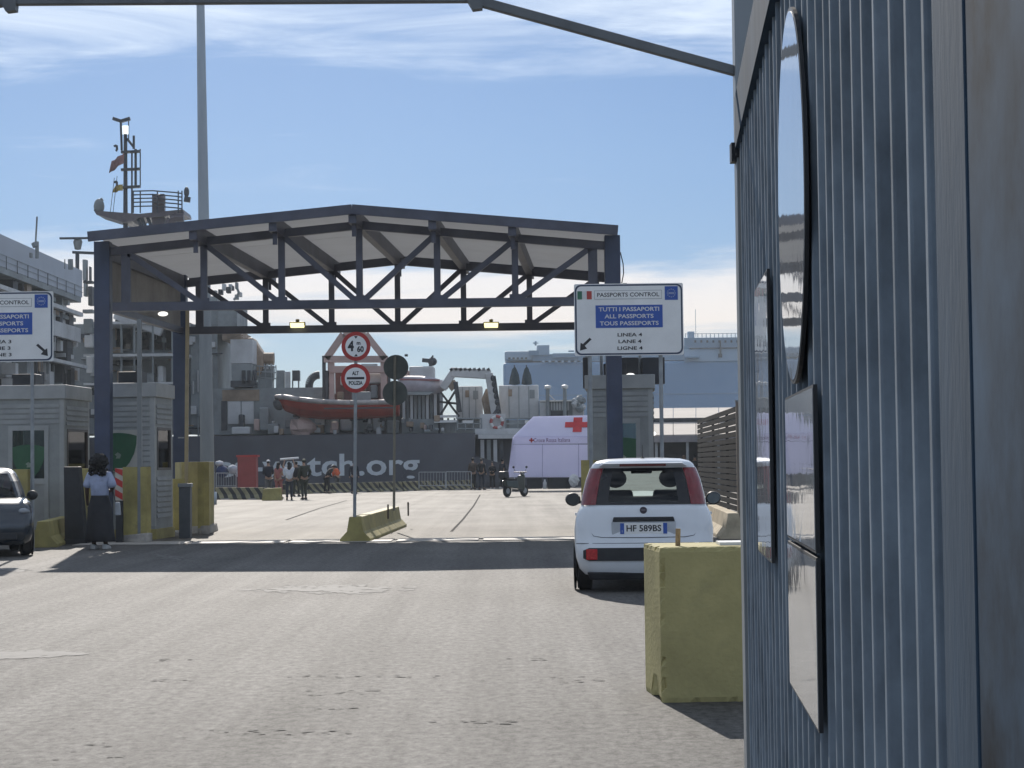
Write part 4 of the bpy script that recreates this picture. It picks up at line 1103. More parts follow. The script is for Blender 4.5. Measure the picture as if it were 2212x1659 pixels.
    MB().lathe([(0.032, 0), (0.022, .02), (0.0, .035)], (0, 0.75, 1.53), 10).build('aerial_base', DARK, t, local=True)
    for sx in (-1, 1):
        m_ = MB().ball((sx * 0.885, 2.20, 1.035), 0.098, 0.06, 0.085, jit=0).build('door_mirror', DARK, t, local=True, smooth=True)
        MB().prism([(sx * 0.885 + 0.078 * math.cos(k * .524), 2.138, 1.035 + 0.068 * math.sin(k * .524)) for k in range(12)], (0, 0.01, 0)).build('mirror_glass', mat('mirror_glass', (0.12, 0.14, 0.16), 0.03, metal=0.9, var=0.02, bump=0), m_, local=True)
        MB().beam((sx * 0.72, 2.24, 1.0), (sx * 0.83, 2.21, 1.0), 0.05, 0.04).build('mirror_arm', DARK, m_, local=True)
        for yy in (0.63, 2.93):
            w_ = MB().lathe([(0.0, -.09), (0.20, -.09), (0.27, -.085), (0.292, -.06), (0.292, .06), (0.27, .085), (0.20, .09), (0, .09)], (sx * 0.70, yy, 0.292), 28, 'x').build('wheel', RUBBER, t, local=True, smooth=False)
            MB().lathe([(0.0, 0.0), (0.06, .006), (0.17, .002), (0.195, .012), (0.195, -.01), (0, -.01)], (sx * 0.70 + sx * .093, yy, .292), 20, 'x').build('rim', mat('grey_rim', (0.25, 0.26, 0.27), 0.35, metal=0.4), w_, local=True)
            MB().prism([(sx * 0.794, yy + 0.345 * math.cos(math.pi * k / 14), 0.27 + 0.345 * math.sin(math.pi * k / 14)) for k in range(15)], (sx * 0.008, 0, 0)).build('wheel_arch', DARK, t, local=True)
            w2 = MB().lathe([(0.0, .0), (0.28, .0), (0.292, -.02), (0.0, -.02)], (sx * 0.803, yy, 0.292), 28, 'x').build('tyre_face', RUBBER, w_, local=True)
            MB().lathe([(0.0, .006), (0.05, .008), (0.185, .002), (0.19, -.012), (0, -.012)], (sx * 0.803 + sx * .004, yy, 0.292), 20, 'x').build('hub_cap', mat('grey_rim', (0.25, 0.26, 0.27), 0.35), w_, local=True)
        MB().ball((sx * 0.62, 3.44, 0.775), 0.12, 0.15, 0.065).build('headlight', HEADL, t, local=True, smooth=True)
        MB().box(sx * 0.806 - .004, 1.0, 0.60, sx * 0.806 + .003, 1.004, 0.80).build('door_seam', SEAM, t, local=True)
        MB().box(sx * 0.806 - .004, 2.35, 0.45, sx * 0.806 + .003, 2.354, 0.80).build('door_seam', SEAM, t, local=True)
        MB().box(min(sx * 0.80, sx * 0.825), 1.15, 0.86, max(sx * 0.80, sx * 0.825), 1.35, 0.89).build('door_handle', paint, t, local=True)
    MB().box(-0.5, 3.60, 0.30, 0.5, 3.66, 0.42).build('front_grille', DARK, t, local=True, bevel=.01)
    return t
c0 = gr(1388, 1283)
Yc = FPX / 184.5
car('white hatchback seen from behind with tinted rear window', (at(1384, 1000, Yc).x, Yc - 0.35, 0), LANE_RZ, WHITEP, 'HF 589BS')
cd = gr(48, 1202)
hd = R(199)                                     # nose to the right and a little towards the camera
fwd = Vector((-math.sin(hd), math.cos(hd), 0))
nose = Vector((-8.98, 33.2, 0))
car('dark blue car at the left edge with its nose in view', nose - fwd * 3.62 , hd, DARKP)

# ================================================================== PEOPLE
SKIN_D = mat('dark_brown_skin', (0.07, 0.04, 0.028), 0.55, var=0.1, bump=0.05)
SKIN_L = mat('tan_skin', (0.36, 0.22, 0.15), 0.55, var=0.1, bump=0.05)
HAIRD = mat('black_hair', (0.010, 0.009, 0.009), 0.7, var=0.3, scale=30, bump=0.6)
def cloth(name, c): return mat(name, c, 0.85, var=0.15, scale=8, bump=0.25, bscale=25)
SHOEW = mat('white_shoe', (0.62, 0.62, 0.60), 0.6); SHOED = mat('dark_shoe', (0.025, 0.022, 0.02), 0.6)
ARMS = {'down': [(.225, -.02, 1.15), (.245, .06, .91), (.245, .09, .82)],
        'up': [(.27, .13, 1.56), (.20, .22, 1.80), (.19, .24, 1.88)],
        'front': [(.235, .0, 1.15), (.11, .24, 1.10), (.05, .29, 1.11)],
        'hip': [(.30, -.06, 1.18), (.19, .02, .98), (.15, .06, .95)]}
def person(label, loc, h, rz, top, bottom, pose=('down', 'down'), sk=None, hair='short', hairm=None, shoes=None, skirt=None, sleeves='short', cap=None, group=None, bend=0.0, stride=0.05, detail=False):
    sk = sk or SKIN_L; shoes = shoes or SHOED
    k = h / 1.75
    t = thing('person', label, 'person', loc, rz, group)
    V, E, Rd = [], [], []
    def add(p, r, par=None):
        V.append(tuple(c * k for c in p)); Rd.append(tuple(c * k for c in r) if isinstance(r, tuple) else r * k)
        if par is not None: E.append((par, len(V) - 1))
        return len(V) - 1
    def bd(p):                                   # bend forward above the waist
        x, y, z = p
        if bend and z > 1.0:
            q = z - 1.0; return (x, y * math.cos(bend) + q * math.sin(bend), 1.0 + q * math.cos(bend) - y * math.sin(bend))
        return p
    pel = add((0, 0, .95), (.115, .075)); sp = add(bd((0, 0, 1.14)), (.135, .095), pel); ch = add(bd((0, 0, 1.34)), (.165, .11), sp)
    nk = add(bd((0, .0, 1.475)), .055, ch); hb = add(bd((0, .02, 1.55)), (.066, .075), nk); hm = add(bd((0, .03, 1.63)), (.078, .092), hb); ht = add(bd((0, .015, 1.715)), (.06, .07), hm)
    add(bd((0, .125, 1.61)), .014, hm)            # nose
    wr = []
    for sx, ps_ in ((-1, pose[0]), (1, pose[1])):
        e, w, hnd = [bd((sx * a, b_, c)) for a, b_, c in ARMS[ps_]]
        s_ = add(bd((sx * .175, -.01, 1.41)), .058, ch); e_ = add(e, .042, s_); w_ = add(w, .030, e_)
        hn = add(hnd, (.036, .026), w_); wr.append((Vector(w), Vector(hnd), sx))
    for sx in (-1, 1):
        hp = add((sx * .095, 0, .88), .075, pel); kn = add((sx * .10, .03 + sx * stride, .50), .06, hp); an = add((sx * .105, -.02 + sx * stride * 1.5, .09), .042, kn); add((sx * .115, .12 + sx * stride * 1.5, .04), .036, an)
    roots = [0]
    if detail:                                   # separate fingers, unequal and slightly curled
        for w, hnd, sx in wr:
            d = (hnd - w).normalized(); side = Vector((0, 1, 0)) if abs(d.y) < .8 else Vector((1, 0, 0)); side = (side - d * side.dot(d)).normalized()
            for j, ln in enumerate((.070, .080, .076, .058)):
                b0 = hnd + d * .02 + side * (.024 - .016 * j)
                a_ = add(tuple(b0), .0088); roots.append(a_)
                b_ = add(tuple(b0 + d * ln * .55 + Vector((-sx * .006, 0, 0))), .008, a_); add(tuple(b0 + d * ln * .95 + Vector((-sx * .022, 0, 0))), .0068, b_)
            b0 = hnd - d * .02 + side * .026
            a_ = add(tuple(b0), .0095); roots.append(a_); b_ = add(tuple(b0 + side * .025 + d * .03), .0088, a_); add(tuple(b0 + side * .028 + d * .058), .0075, b_)
    body = skin('body', V, E, Rd, sk, t, 1, roots)
    g = 0.018
    tv, te, tr = [], [], []
    def ta(p, r, par=None):
        tv.append(tuple(c * k for c in p)); tr.append(tuple((c + g) * k for c in r) if isinstance(r, tuple) else (r + g) * k)
        if par is not None: te.append((par, len(tv) - 1))
        return len(tv) - 1
    a = ta((0, 0, .90), (.178, .125)); b = ta(bd((0, 0, 1.14)), (.15, .105), a); c = ta(bd((0, 0, 1.345)), (.17, .11), b); ta(bd((0, -.005, 1.455)), .062, c)
    for sx, ps_ in ((-1, pose[0]), (1, pose[1])):
        e, w, hnd = [Vector(bd((sx * q, b_, c_))) for q, b_, c_ in ARMS[ps_]]
        s_ = Vector(bd((sx * .175, -.01, 1.41))); i = ta(tuple(s_), .062, c)
        if sleeves == 'long': j = ta(tuple(e), .046, i); ta(tuple(w), .036, j)
        elif sleeves == 'wide': ta(tuple(s_ + (e - s_) * .5), (.072, .072), i); ta(tuple(e + (e - s_) * .02), (.082, .082), len(tv) - 1)
        else: ta(tuple(s_ + (e - s_) * .55), .056, i)
    skin('shirt', tv, te, tr, top, t, 1)
    if skirt:
        prof = [(.150, 1.02), (.165, .95), (.205, .78), (.225, .5), (.245, .30), (.262, .15), (.252, .145), (.1, .155)]
        m_ = MB(); n = 36
        i = 0
        for r_, z in prof:
            for q in range(n):
                a_ = 2 * math.pi * q / n; f = 1 + 0.05 * math.sin(7 * a_ + z * 2) * (1.02 - z)
                m_.v.append(Vector((r_ * math.cos(a_) * f * k, r_ * .86 * math.sin(a_) * f * k, z * k)))
        for j in range(len(prof) - 1):
            for q in range(n): m_.f.append([j * n + q, j * n + (q + 1) % n, (j + 1) * n + (q + 1) % n, (j + 1) * n + q])
        m_.build('skirt', skirt, t, local=True, smooth=True)
    else:
        lv, le, lr = [(0, 0, .97 * k)], [], [(.190 * k, .140 * k)]
        for sx in (-1, 1):
            n0 = len(lv)
            lv += [(sx * .095 * k, 0, .86 * k), (sx * .10 * k, (.03 + sx * stride) * k, .50 * k), (sx * .105 * k, (-.02 + sx * stride * 1.5) * k, .10 * k)]
            le += [(0, n0), (n0, n0 + 1), (n0 + 1, n0 + 2)]; lr += [(.112 * k,) * 2, (.074 * k,) * 2, (.060 * k,) * 2]
        skin('trousers', lv, le, lr, bottom, t, 1)
    for sx in (-1, 1):
        y0 = (-.02 + sx * stride * 1.5) * k; x0 = sx * .108 * k
        MB().hexa([(x0 - .045 * k, y0 - .07 * k, 0), (x0 + .045 * k, y0 - .07 * k, 0), (x0 + .05 * k, y0 + .19 * k, 0), (x0 - .05 * k, y0 + .19 * k, 0), (x0 - .04 * k, y0 - .065 * k, .095 * k), (x0 + .04 * k, y0 - .065 * k, .095 * k), (x0 + .042 * k, y0 + .16 * k, .055 * k), (x0 - .042 * k, y0 + .16 * k, .055 * k)]).build('shoe', shoes, t, local=True, bevel=.015)
    hm_ = hairm or HAIRD; hc = Vector(bd((0, .0, 1.66))) * k
    if hair == 'short':
        MB().ball(hc + Vector((0, -.012 * k, .012 * k)), .088 * k, .098 * k, .085 * k, 14, 9).build('hair', hm_, t, local=True, smooth=True)
    elif hair == 'long':
        b = MB().ball(hc + Vector((0, -.01 * k, .012 * k)), .09 * k, .098 * k, .088 * k, 14, 9); b.ball(hc + Vector((0, -.07 * k, -.13 * k)), .085 * k, .045 * k, .15 * k, 12, 8); b.build('hair', hm_, t, local=True, smooth=True)
    elif hair == 'curly':
        b = MB()
        for q in range(150):
            u = random.uniform(0, 2 * math.pi); v = math.acos(random.uniform(-.75, 1)); rr = .112 * k
            p = hc + Vector((0, -.025 * k, .0)) + Vector((rr * 1.12 * math.sin(v) * math.cos(u), rr * math.sin(v) * math.sin(u) - .02 * k, rr * 1.05 * math.cos(v) + .01))
            if p.y > hc.y + .065 * k: continue
            b.ball(p, random.uniform(.028, .05) * k, None, None, 7, 5, .12)
        for q in range(110):
            p = hc + Vector((random.uniform(-.155, .155), random.uniform(-.12, -.04), random.uniform(-.25, .02))) * k
            b.ball(p, random.uniform(.022, .042) * k, None, None, 7, 5, .15)
        b.build('hair', hm_, t, local=True, smooth=True)
    if cap:
        b = MB().ball(hc + Vector((0, -.005 * k, .03 * k)), .094 * k, .104 * k, .075 * k, 14, 9); b.box(hc.x - .07 * k, hc.y + .06 * k, hc.z + .02 * k, hc.x + .07 * k, hc.y + .19 * k, hc.z + .035 * k)
        b.build('cap', cap, t, local=True, smooth=False)
    return t
W0 = gr(216, 1186)
wom = person('woman seen from behind in a pale blue shirt and long dark skirt, black curly hair', W0, 1.66, R(-8), cloth('pale_blue_cotton', (0.40, 0.45, 0.60)), None, ('down', 'front'), SKIN_D, 'curly', None, SHOEW, cloth('charcoal_skirt_cloth', (0.030, 0.031, 0.036)), 'wide', detail=True, stride=0.0)
wom.scale = (1.14, 1.05, 1.03)
hb_ = W0 + Vector((0.31, 0.10, 0.62))
t = thing('hand_bag', 'small pale bag hanging beside the woman in the long skirt', 'bag', hb_)
MB().hexa([hb_ + Vector(q) for q in ((-.05, -.05, 0), (.06, -.05, 0), (.06, .05, 0), (-.05, .05, 0), (-.045, -.04, .25), (.045, -.04, .25), (.045, .04, .25), (-.045, .04, .25))]).build('pouch', cloth('pale_bag_cloth', (0.42, 0.44, 0.46)), t, bevel=.02)
MB().path([hb_ + Vector(q) for q in ((-.04, 0, .25), (-.10, -.04, .55), (-.16, -.08, .74))], .008).build('strap', DARK, t)
NAVY = cloth('navy_uniform', (0.018, 0.022, 0.035)); OLIVE = cloth('olive_uniform', (0.035, 0.042, 0.032)); BLK = cloth('black_cloth', (0.016, 0.016, 0.018))
WSH = cloth('white_shirt_cloth', (0.60, 0.63, 0.68)); ORG = cloth('orange_vest', (0.60, 0.11, 0.035)); GRY = cloth('grey_trousers', (0.10, 0.105, 0.11)); PNK = cloth('faded_red_shirt', (0.34, 0.13, 0.12)); JEAN = cloth('dark_jeans', (0.03, 0.04, 0.06))
BRN = cloth('brown_jacket', (0.08, 0.06, 0.05))
WCAP = mat('white_cap', (0.7, 0.7, 0.7), 0.6); OCAP = mat('olive_cap', (0.10, 0.11, 0.07), 0.7)
GP = 'people standing along the quay'
def folk(px, py, *a, **k): person(a[0], gr(px, py), *a[1:], group=GP, **k)
folk(580, 1076, 'person in dark clothes and white cap, leftmost of the quay group', 1.80, R(20), NAVY, GRY, ('front', 'front'), sleeves='long', cap=WCAP)
folk(602, 1077, 'person in a faded red top behind the yellow footing', 1.68, R(-30), PNK, PNK, ('down', 'front'), hair='long')
folk(625, 1080, 'person in a white shirt with both arms raised', 1.68, R(8), WSH, JEAN, ('up', 'up'), hair='long', hairm=HAIRD)
folk(657, 1079, 'officer in olive uniform and olive cap', 1.80, R(30), OLIVE, OLIVE, ('down', 'hip'), sleeves='long', cap=OCAP)
folk(640, 1072, 'person in dark jacket between the white shirt and the officer', 1.72, R(-20), BLK, OLIVE, ('down', 'down'), sleeves='long')
folk(706, 1066, 'person in black bending over by the striped barrier', 1.70, R(-60), BLK, BLK, ('front', 'front'), sleeves='long', bend=0.75)
folk(729, 1064, 'person in an orange vest bending over', 1.70, R(40), ORG, GRY, ('front', 'front'), sleeves='long', bend=0.75, cap=WCAP)
folk(765, 1066, 'person in dark clothes hidden behind the front sign pole', 1.75, R(0), NAVY, NAVY, ('down', 'down'), sleeves='long')
folk(1022, 1058, 'tall person in brown jacket, leftmost of the group at the tent', 1.85, R(10), BRN, BLK, ('down', 'front'), sleeves='long')
folk(1041, 1058, 'person in dark jacket and blue jeans beside the tent', 1.82, R(-25), BLK, JEAN, ('hip', 'down'), sleeves='long')
folk(1064, 1056, 'person in black holding something, between jeans and tent', 1.62, R(170), BLK, BLK, ('front', 'front'), sleeves='long', shoes=SHOEW)
folk(1086, 1055, 'person in dark clothes touching the tent corner', 1.78, R(-40), NAVY, BLK, ('down', 'front'), sleeves='long', shoes=SHOEW)
folk(1478, 1062, 'person in a dark brown jacket, left one behind the car roof', 1.80, R(15), BRN, BLK, ('down', 'down'), sleeves='long', hair='long', hairm=mat('brown_hair', (0.10, 0.06, 0.035), 0.7))
folk(1502, 1060, 'person in black beside the slatted fence end', 1.84, R(-15), BLK, BLK, ('down', 'down'), sleeves='long')

# held-up banner
p = gr(625, 1080)
s_b = FPX / p.y
t = thing('rolled_banner', 'white rolled banner held up over the person in white', 'banner', (p.x, p.y, 1.85))
MB().tube((p.x - .42, p.y + .22, 1.80), (p.x + .40, p.y + .22, 1.86), .045, 8).build('roll', mat('white_banner', (.72, .73, .74), .7), t)

# ================================================================== QUAYSIDE THINGS
p = gr(533, 1056)
Yk = 96.0
t = thing('red_cabinet', 'tall plain red cabinet on the quay beside the yellow wall', 'cabinet', at(533, 1056, Yk))
b = MB(); b.pbox(513, 986, 553, 1057, Yk, 0.8); b.build('body', mat('faded_red_paint', (0.30, 0.055, 0.05), 0.6, var=.12, scale=2, dirt=.2), t, bevel=.02)
b = MB(); b.pbox(510, 983, 556, 987, Yk - .05, .9); b.build('lid', RED, t)
def rail(label, px0, px1, yt, yb_, Y, nb):
    t = thing('crowd_barrier', label, 'barrier', at((px0 + px1) / 2, yb_, Y), group='metal crowd barriers on the quay')
    b = MB()
    for q in (yt, yb_ - 6): b.tube(at(px0, q, Y), at(px1, q, Y), .03, 6)
    for q in (px0, px1): b.tube(at(q, yt, Y), at(q, yb_, Y), .03, 6)
    b.build('frame', GALV, t)
    for k in range(1, nb): MB().tube(at(px0 + (px1 - px0) * k / nb, yt, Y), at(px0 + (px1 - px0) * k / nb, yb_ - 6, Y), .014, 5).build('bar', GALV, t)
rail('metal crowd barrier left of the red cabinet', 467, 510, 1022, 1056, 97, 8)
rail('metal crowd barrier under the web address ending', 905, 962, 1020, 1055, 109, 9)
rail('metal crowd barrier nearest the tent group', 964, 1018, 1019, 1054, 110, 9)
for lb, px, py, w_, h_, c in (('blue bundle piled on the quay by the crowd barrier', 480, 1018, 26, 26, (0.03, 0.05, 0.13)), ('pale bundle on top of the blue one', 474, 1001, 18, 12, (0.5, 0.52, 0.55)), ('white round bundle left of the red cabinet', 503, 1014, 20, 20, (0.42, 0.45, 0.5))):
    Y = 99; a = at(px, py, Y); k = Y / FPX
    tg = MB().ball(a, w_ * k / 2, .4, h_ * k / 2, 12, 8, .10).build('cargo_bundle', cloth('bundle_' + lb.split()[0], c), None, smooth=True)
    tag(tg, lb, 'bundle', 'bundles piled by the red cabinet')

# tent of the relief workers
YT = 104.0
TENT = mat('white_tent_cloth', (0.86, 0.86, 0.98), 0.8, var=0.06, scale=1.2, bump=0.4, bscale=2.5)
let_through(TENT, 0.62, (0.86, 0.86, 0.99))
tent = thing('relief_tent', 'white gazebo tent with a red cross on its roof', 'tent', at(1200, 1056, YT))
def tp(x, y, Y=YT): return at(x, y, Y)
YB = YT + 5.5
MB().slab(tp(1098, 1031), tp(1275, 1031), tp(1275, 960), tp(1106, 960), -.05).build('side_wall', TENT, tent)
MB().slab(tp(1275.5, 1053), tp(1335, 1052), tp(1335, 960), tp(1275.5, 960), -.05).build('side_wall', TENT, tent)
MB().slab(tp(1106, 959.5), tp(1335, 958), tp(1335, 943), tp(1110, 944), -.06).build('valance', TENT, tent)
r0, r1 = tp(1152, 901, YT + 1.45), tp(1300, 898, YT + 1.45)
e0, e1 = tp(1109, 944, YT - .02), tp(1336, 943, YT - .02)
B0, B1 = Vector((e0.x, YB, e0.z)), Vector((e1.x, YB, e1.z))
MB().slab(e0, e1, r1, r0, .04).build('roof_slope', TENT, tent)
b = MB(); b.poly([e0, r0, B0]); b.poly([e1, B1, r1]); b.poly([B0, r0, r1, B1]); b.build('roof_slope', TENT, tent)
MB().slab(Vector((tp(1098, 1031).x, YT, tp(1098, 1031).z)), Vector((e0.x, YT, e0.z)), B0, Vector((tp(1098, 1031).x, YB, tp(1098, 1031).z)), .04).build('side_wall', TENT, tent)
for q in (1110, 1334):
    for yy in (YT + .1, YB): a = tp(q, 950); MB().tube((a.x, yy, 0), (a.x, yy, a.z), .035, 6).build('leg', GALV, tent)
MB().path([tp(1172, 960, YT - .06), tp(1172, 1030, YT - .06)], .015).build('seam', mat('tent_seam', (.42, .40, .55), .8), tent)
MB().path([tp(1250, 960, YT - .06), tp(1250, 1030, YT - .06)], .015).build('seam', mat('tent_seam', (.42, .40, .55), .8), tent)
# red cross lying on the roof slope
ux = (e1 - e0).normalized(); uy = ((r0 + r1) / 2 - (e0 + e1) / 2); L_ = uy.length; uy.normalize(); nrm = ux.cross(uy); nrm = nrm if nrm.y < 0 else -nrm
cc = e0 + ux * ((tp(1246, 944) - e0).dot(ux)) + uy * L_ * 0.52 + nrm * .09
ah, av, th_ = 0.68, 0.66, 0.24
pts = [(-th_, -av), (th_, -av), (th_, -th_), (ah, -th_), (ah, th_), (th_, th_), (th_, av), (-th_, av), (-th_, th_), (-ah, th_), (-ah, -th_), (-th_, -th_)]
MB().prism([cc + ux * u + uy * v for u, v in pts], nrm * .01).build('red_cross', mat('red_cross_print', (.55, .03, .035), .7), tent)
cx_ = tp(1192, 951, YT - .075)
text('lettering', 'Croce Rossa Italiana', .3, face_at(cx_.x, cx_.y, cx_.z), mat('purple_print', (.16, .05, .16), .7), tent, .004, width=1.95)
ex = tp(1148, 951, YT - .075)
MB().box(ex.x - .12, YT - .078, ex.z - .04, ex.x + .12, YT - .072, ex.z + .04).build('emblem', RED, tent); MB().box(ex.x - .04, YT - .079, ex.z - .12, ex.x + .04, YT - .071, ex.z + .12).build('emblem', RED, tent)
for lb, x0, x1, y0, y1, m_ in (('dark crate under the left half of the tent', 1138, 1171, 1032, 1056, DARK), ('dark crate under the right half of the tent', 1183, 1232, 1031, 1056, DARK)):
    b = MB(); b.pbox(x0, y0, x1, y1, YT + .5, .8); tag(b.build('crate', m_, None, bevel=.03), lb, 'crate')
a = gr(1177, 1057)
tag(MB().lathe([(.10, 0), (.10, .34), (.05, .42), (.05, .5), (0, .5)], tp(1177, 1056, YT + .3), 12).build('water_can', WHITE, None, smooth=True), 'white water can standing between the dark crates', 'water can')
tag(MB().ball(tp(1240, 1038, YT - .3), .28, .2, .32, 12, 8, .14).build('plastic_sack', WHITE, None), 'white plastic sack at the right end of the crates', 'sack')

# scooter
a = gr(1114, 1073)
sc_t = thing('scooter', 'dark scooter standing in front of the tent', 'scooter', a, R(-38))
for y in (-.62, .62):
    w_ = MB().lathe([(0, -.055), (.2, -.055), (.27, -.03), (.27, .03), (.2, .055), (0, .055)], (0, y, .27), 20, 'x').build('wheel', RUBBER, sc_t, local=True)
    MB().lathe([(0, -.06), (.13, -.058), (.13, .058), (0, .06)], (0, y, .27), 14, 'x').build('rim', GALV, w_, local=True)
DG = mat('dark_green_scooter', (.02, .035, .032), .3, coat=.4)
MB().hexa([(-.16, -.75, .45), (.16, -.75, .45), (.17, .05, .35), (-.17, .05, .35), (-.13, -.85, .74), (.13, -.85, .74), (.15, .0, .72), (-.15, .0, .72)]).build('rear_body', DG, sc_t, local=True, bevel=.04)
MB().hexa([(-.13, -.8, .745), (.13, -.8, .745), (.14, 0, .725), (-.14, 0, .725), (-.11, -.75, .86), (.11, -.75, .86), (.12, -.02, .80), (-.12, -.02, .80)]).build('seat', BLK, sc_t, local=True, bevel=.03)
MB().box(-.16, -.05, .26, .16, .42, .34).build('footboard', DARK, sc_t, local=True)
MB().hexa([(-.2, .36, .3), (.2, .36, .3), (.16, .5, .3), (-.16, .5, .3), (-.22, .40, .95), (.22, .40, .95), (.14, .55, .98), (-.14, .55, .98)]).build('front_shield', DG, sc_t, local=True, bevel=.04)
MB().tube((0, .62, .27), (0, .45, 1.05), .035).build('fork', DARK, sc_t, local=True)
hb_ = MB().tube((-.36, .36, 1.10), (.36, .36, 1.10), .02).build('handlebar', DARK, sc_t, local=True)
MB().ball((0, .5, 1.05), .13, .08, .10).build('headlight', HEADL, sc_t, local=True, smooth=True)
for sx in (-1, 1):
    MB().tube((sx * .28, .36, 1.1), (sx * .36, .34, 1.30), .008).build('mirror_stem', DARK, hb_, local=True); MB().ball((sx * .37, .34, 1.33), .07, .015, .05).build('mirror', DARK, hb_, local=True)
MB().hexa([(-.2, -1.02, .86), (.2, -1.02, .86), (.2, -.68, .86), (-.2, -.68, .86), (-.18, -1.0, 1.15), (.18, -1.0, 1.15), (.18, -.7, 1.15), (-.18, -.7, 1.15)]).build('top_box', DARK, sc_t, local=True, bevel=.04)

# beige-roofed shed at the right
YSH = 97.0
shed = thing('quay_shed', 'low shed with a broad beige roof behind the car', 'shed', at(1490, 1060, YSH))
BR = mat('beige_roof_sheet', (0.50, 0.45, 0.40), .8, var=.08, scale=.6, dirt=.2, stretch=(.3, 1, 1))
a, b_, c, d = at(1405, 943, YSH), at(1700, 939, YSH), at(1700, 882, YSH + 9), at(1405, 885, YSH + 9)
nsh = 6
for k in range(nsh):
    p, q, r_, s_ = a.lerp(b_, k / nsh + .002), a.lerp(b_, (k + 1) / nsh - .002), d.lerp(c, (k + 1) / nsh - .002), d.lerp(c, k / nsh + .002)
    MB().slab(p, q, r_, s_, .08).build('roof_sheet', BR, shed)
MB().box(a.x, YSH - .1, a.z - .30, b_.x, YSH + .05, a.z + .02).build('fascia', mat('grey_fascia', (.23, .22, .23), .6), shed)
MB().box(a.x + .3, YSH + 4, 0, b_.x, YSH + 4.2, a.z + 1.0).build('back_wall', mat('dark_shed_wall', (.06, .065, .07), .8), shed)
for k in range(5):
    x_ = a.x + .3 + k * 1.55; MB().box(x_ - .06, YSH + .1, 0, x_ + .06, YSH + .22, a.z - .2).build('post', GALV, shed)
MB().ball(at(1412, 937, YSH - .3), .12, .1, .1).build('lamp', emit('lit_white_lens', (1, .97, .9), 1.2), shed)

# ================================================================== RESCUE SHIP ALONG THE QUAY
YH = 121.0
HULL = mat('dark_hull_paint', (0.080, 0.085, 0.102), .5, var=.18, scale=.25, dirt=.25, dirtc=(.06, .055, .055))
SW = mat('ship_white', (0.56, 0.57, 0.57), .55, var=.14, scale=.5, dirt=.3, dirtc=(.22, .20, .18))
SG = mat('ship_grey', (0.26, 0.285, 0.29), .6, var=.2, scale=.5, dirt=.3, dirtc=(.12, .11, .10))
SDK = mat('ship_dark', (0.06, 0.065, 0.072), .6, var=.25, scale=.8)
SBE = mat('ship_beige', (0.33, 0.25, 0.18), .6, var=.25, scale=1.0, dirt=.3)
SPK = mat('ship_pinkish_white', (0.50, 0.37, 0.33), .6, var=.12, scale=.8)
MASTM = mat('mast_dark_grey', (0.045, 0.055, 0.07), .5)
MASTR = mat('mast_brown_grey', (0.11, 0.095, 0.105), .5)
ship = thing('rescue_ship', 'dark hulled rescue ship with web address on its side', 'ship', at(745, 1000, YH))
def S(x, y, d=0): return at(x, y, YH + d)
def sb(name, x0, y0, x1, y1, d, dep, m_, par=None, bevel=0.0):
    b = MB(); b.pbox(x0, y0, x1, y1, YH + d, dep); return b.build(name, m_, par or ship, bevel=bevel)
hb = S(1026, 935); hl = S(300, 940)
hull = MB().prism([(-60, YH, -2.6), (hb.x + 2.2, YH, -2.6), (hb.x + 2.6, YH, 1.2), (hb.x, YH, 2.0), (hb.x, YH, hb.z), (hl.x, YH, hb.z), (-60, YH, hb.z)], (0, 13, 0)).build('hull', HULL, ship)
hx0, hx1 = S(434, 1018).x, S(905, 1010).x
ty = S(700, 1032)
text('lettering', 'sea-watch.org', 1.9, face_at((hx0 + hx1) / 2, YH - .03, S(700, 1007).z), mat('pale_hull_lettering', (0.66, 0.70, 0.72), .6, var=.1, scale=1), hull, .02, width=hx1 - hx0, bold=.035)
MB().box(hb.x - 24, YH - .12, 0.1, hb.x + 2.3, YH - .002, 0.35).build('rubbing_strake', SDK, hull)
sb('stern_bulwark', 1026, 925, 1300, 937, 1.0, .3, SW); sb('stern_deck', 1026, 937, 1320, 945, 1.0, 9, SDK)
sb('stern_hull', 1028, 946, 1330, 1060, 2.0, 9, HULL)
sb('stern_plate', 1033, 938, 1168, 947, .4, .3, SW)
for q in (1042, 1056, 1070, 1084): sb('fender', q - 4, 950, q + 4, 1010, .8, .5, (SW, SDK, SW, SG)[(q // 14) % 4])
# superstructure, aft end to the left of the light mast and on
sb('deckhouse', -120, 700, 412, 938, 6, 8, SG); sb('deckhouse', 412, 700, 470, 938, 4.5, 8, SG)
for k, (y0, y1) in enumerate(((764, 770), (694, 700), (826, 831))):
    sb('deck_edge', 180, y0, 400 - 6 * k, y1, 2.0 + .05 * k, 5, SW)
    for q in (215, 262, 290, 330, 372): sb('deck_post', q - 2, y1, q + 2, y1 + 62, 2.2, .15, SG)
for x0, x1, y0, y1 in ((250, 285, 708, 756), (297, 322, 708, 756), (330, 352, 708, 756), (250, 300, 775, 790), (356, 372, 708, 756)):
    w_ = sb('window', x0, y0, x1, y1, 5.9, .12, SDK); b = MB(); b.pbox(x0 + 2, y0 + 2, x1 - 2, y1 - 2, YH + 5.86, .03); b.build('pane', glass('dark_pane', (.10, .12, .13)), w_)
for x0, x1, y0, y1, m_ in ((252, 290, 800, 830, SBE), (305, 330, 805, 828, SG), (340, 352, 790, 826, SW)): sb('deck_locker', x0, y0, x1, y1, 3.0, 1.2, m_, bevel=.1)
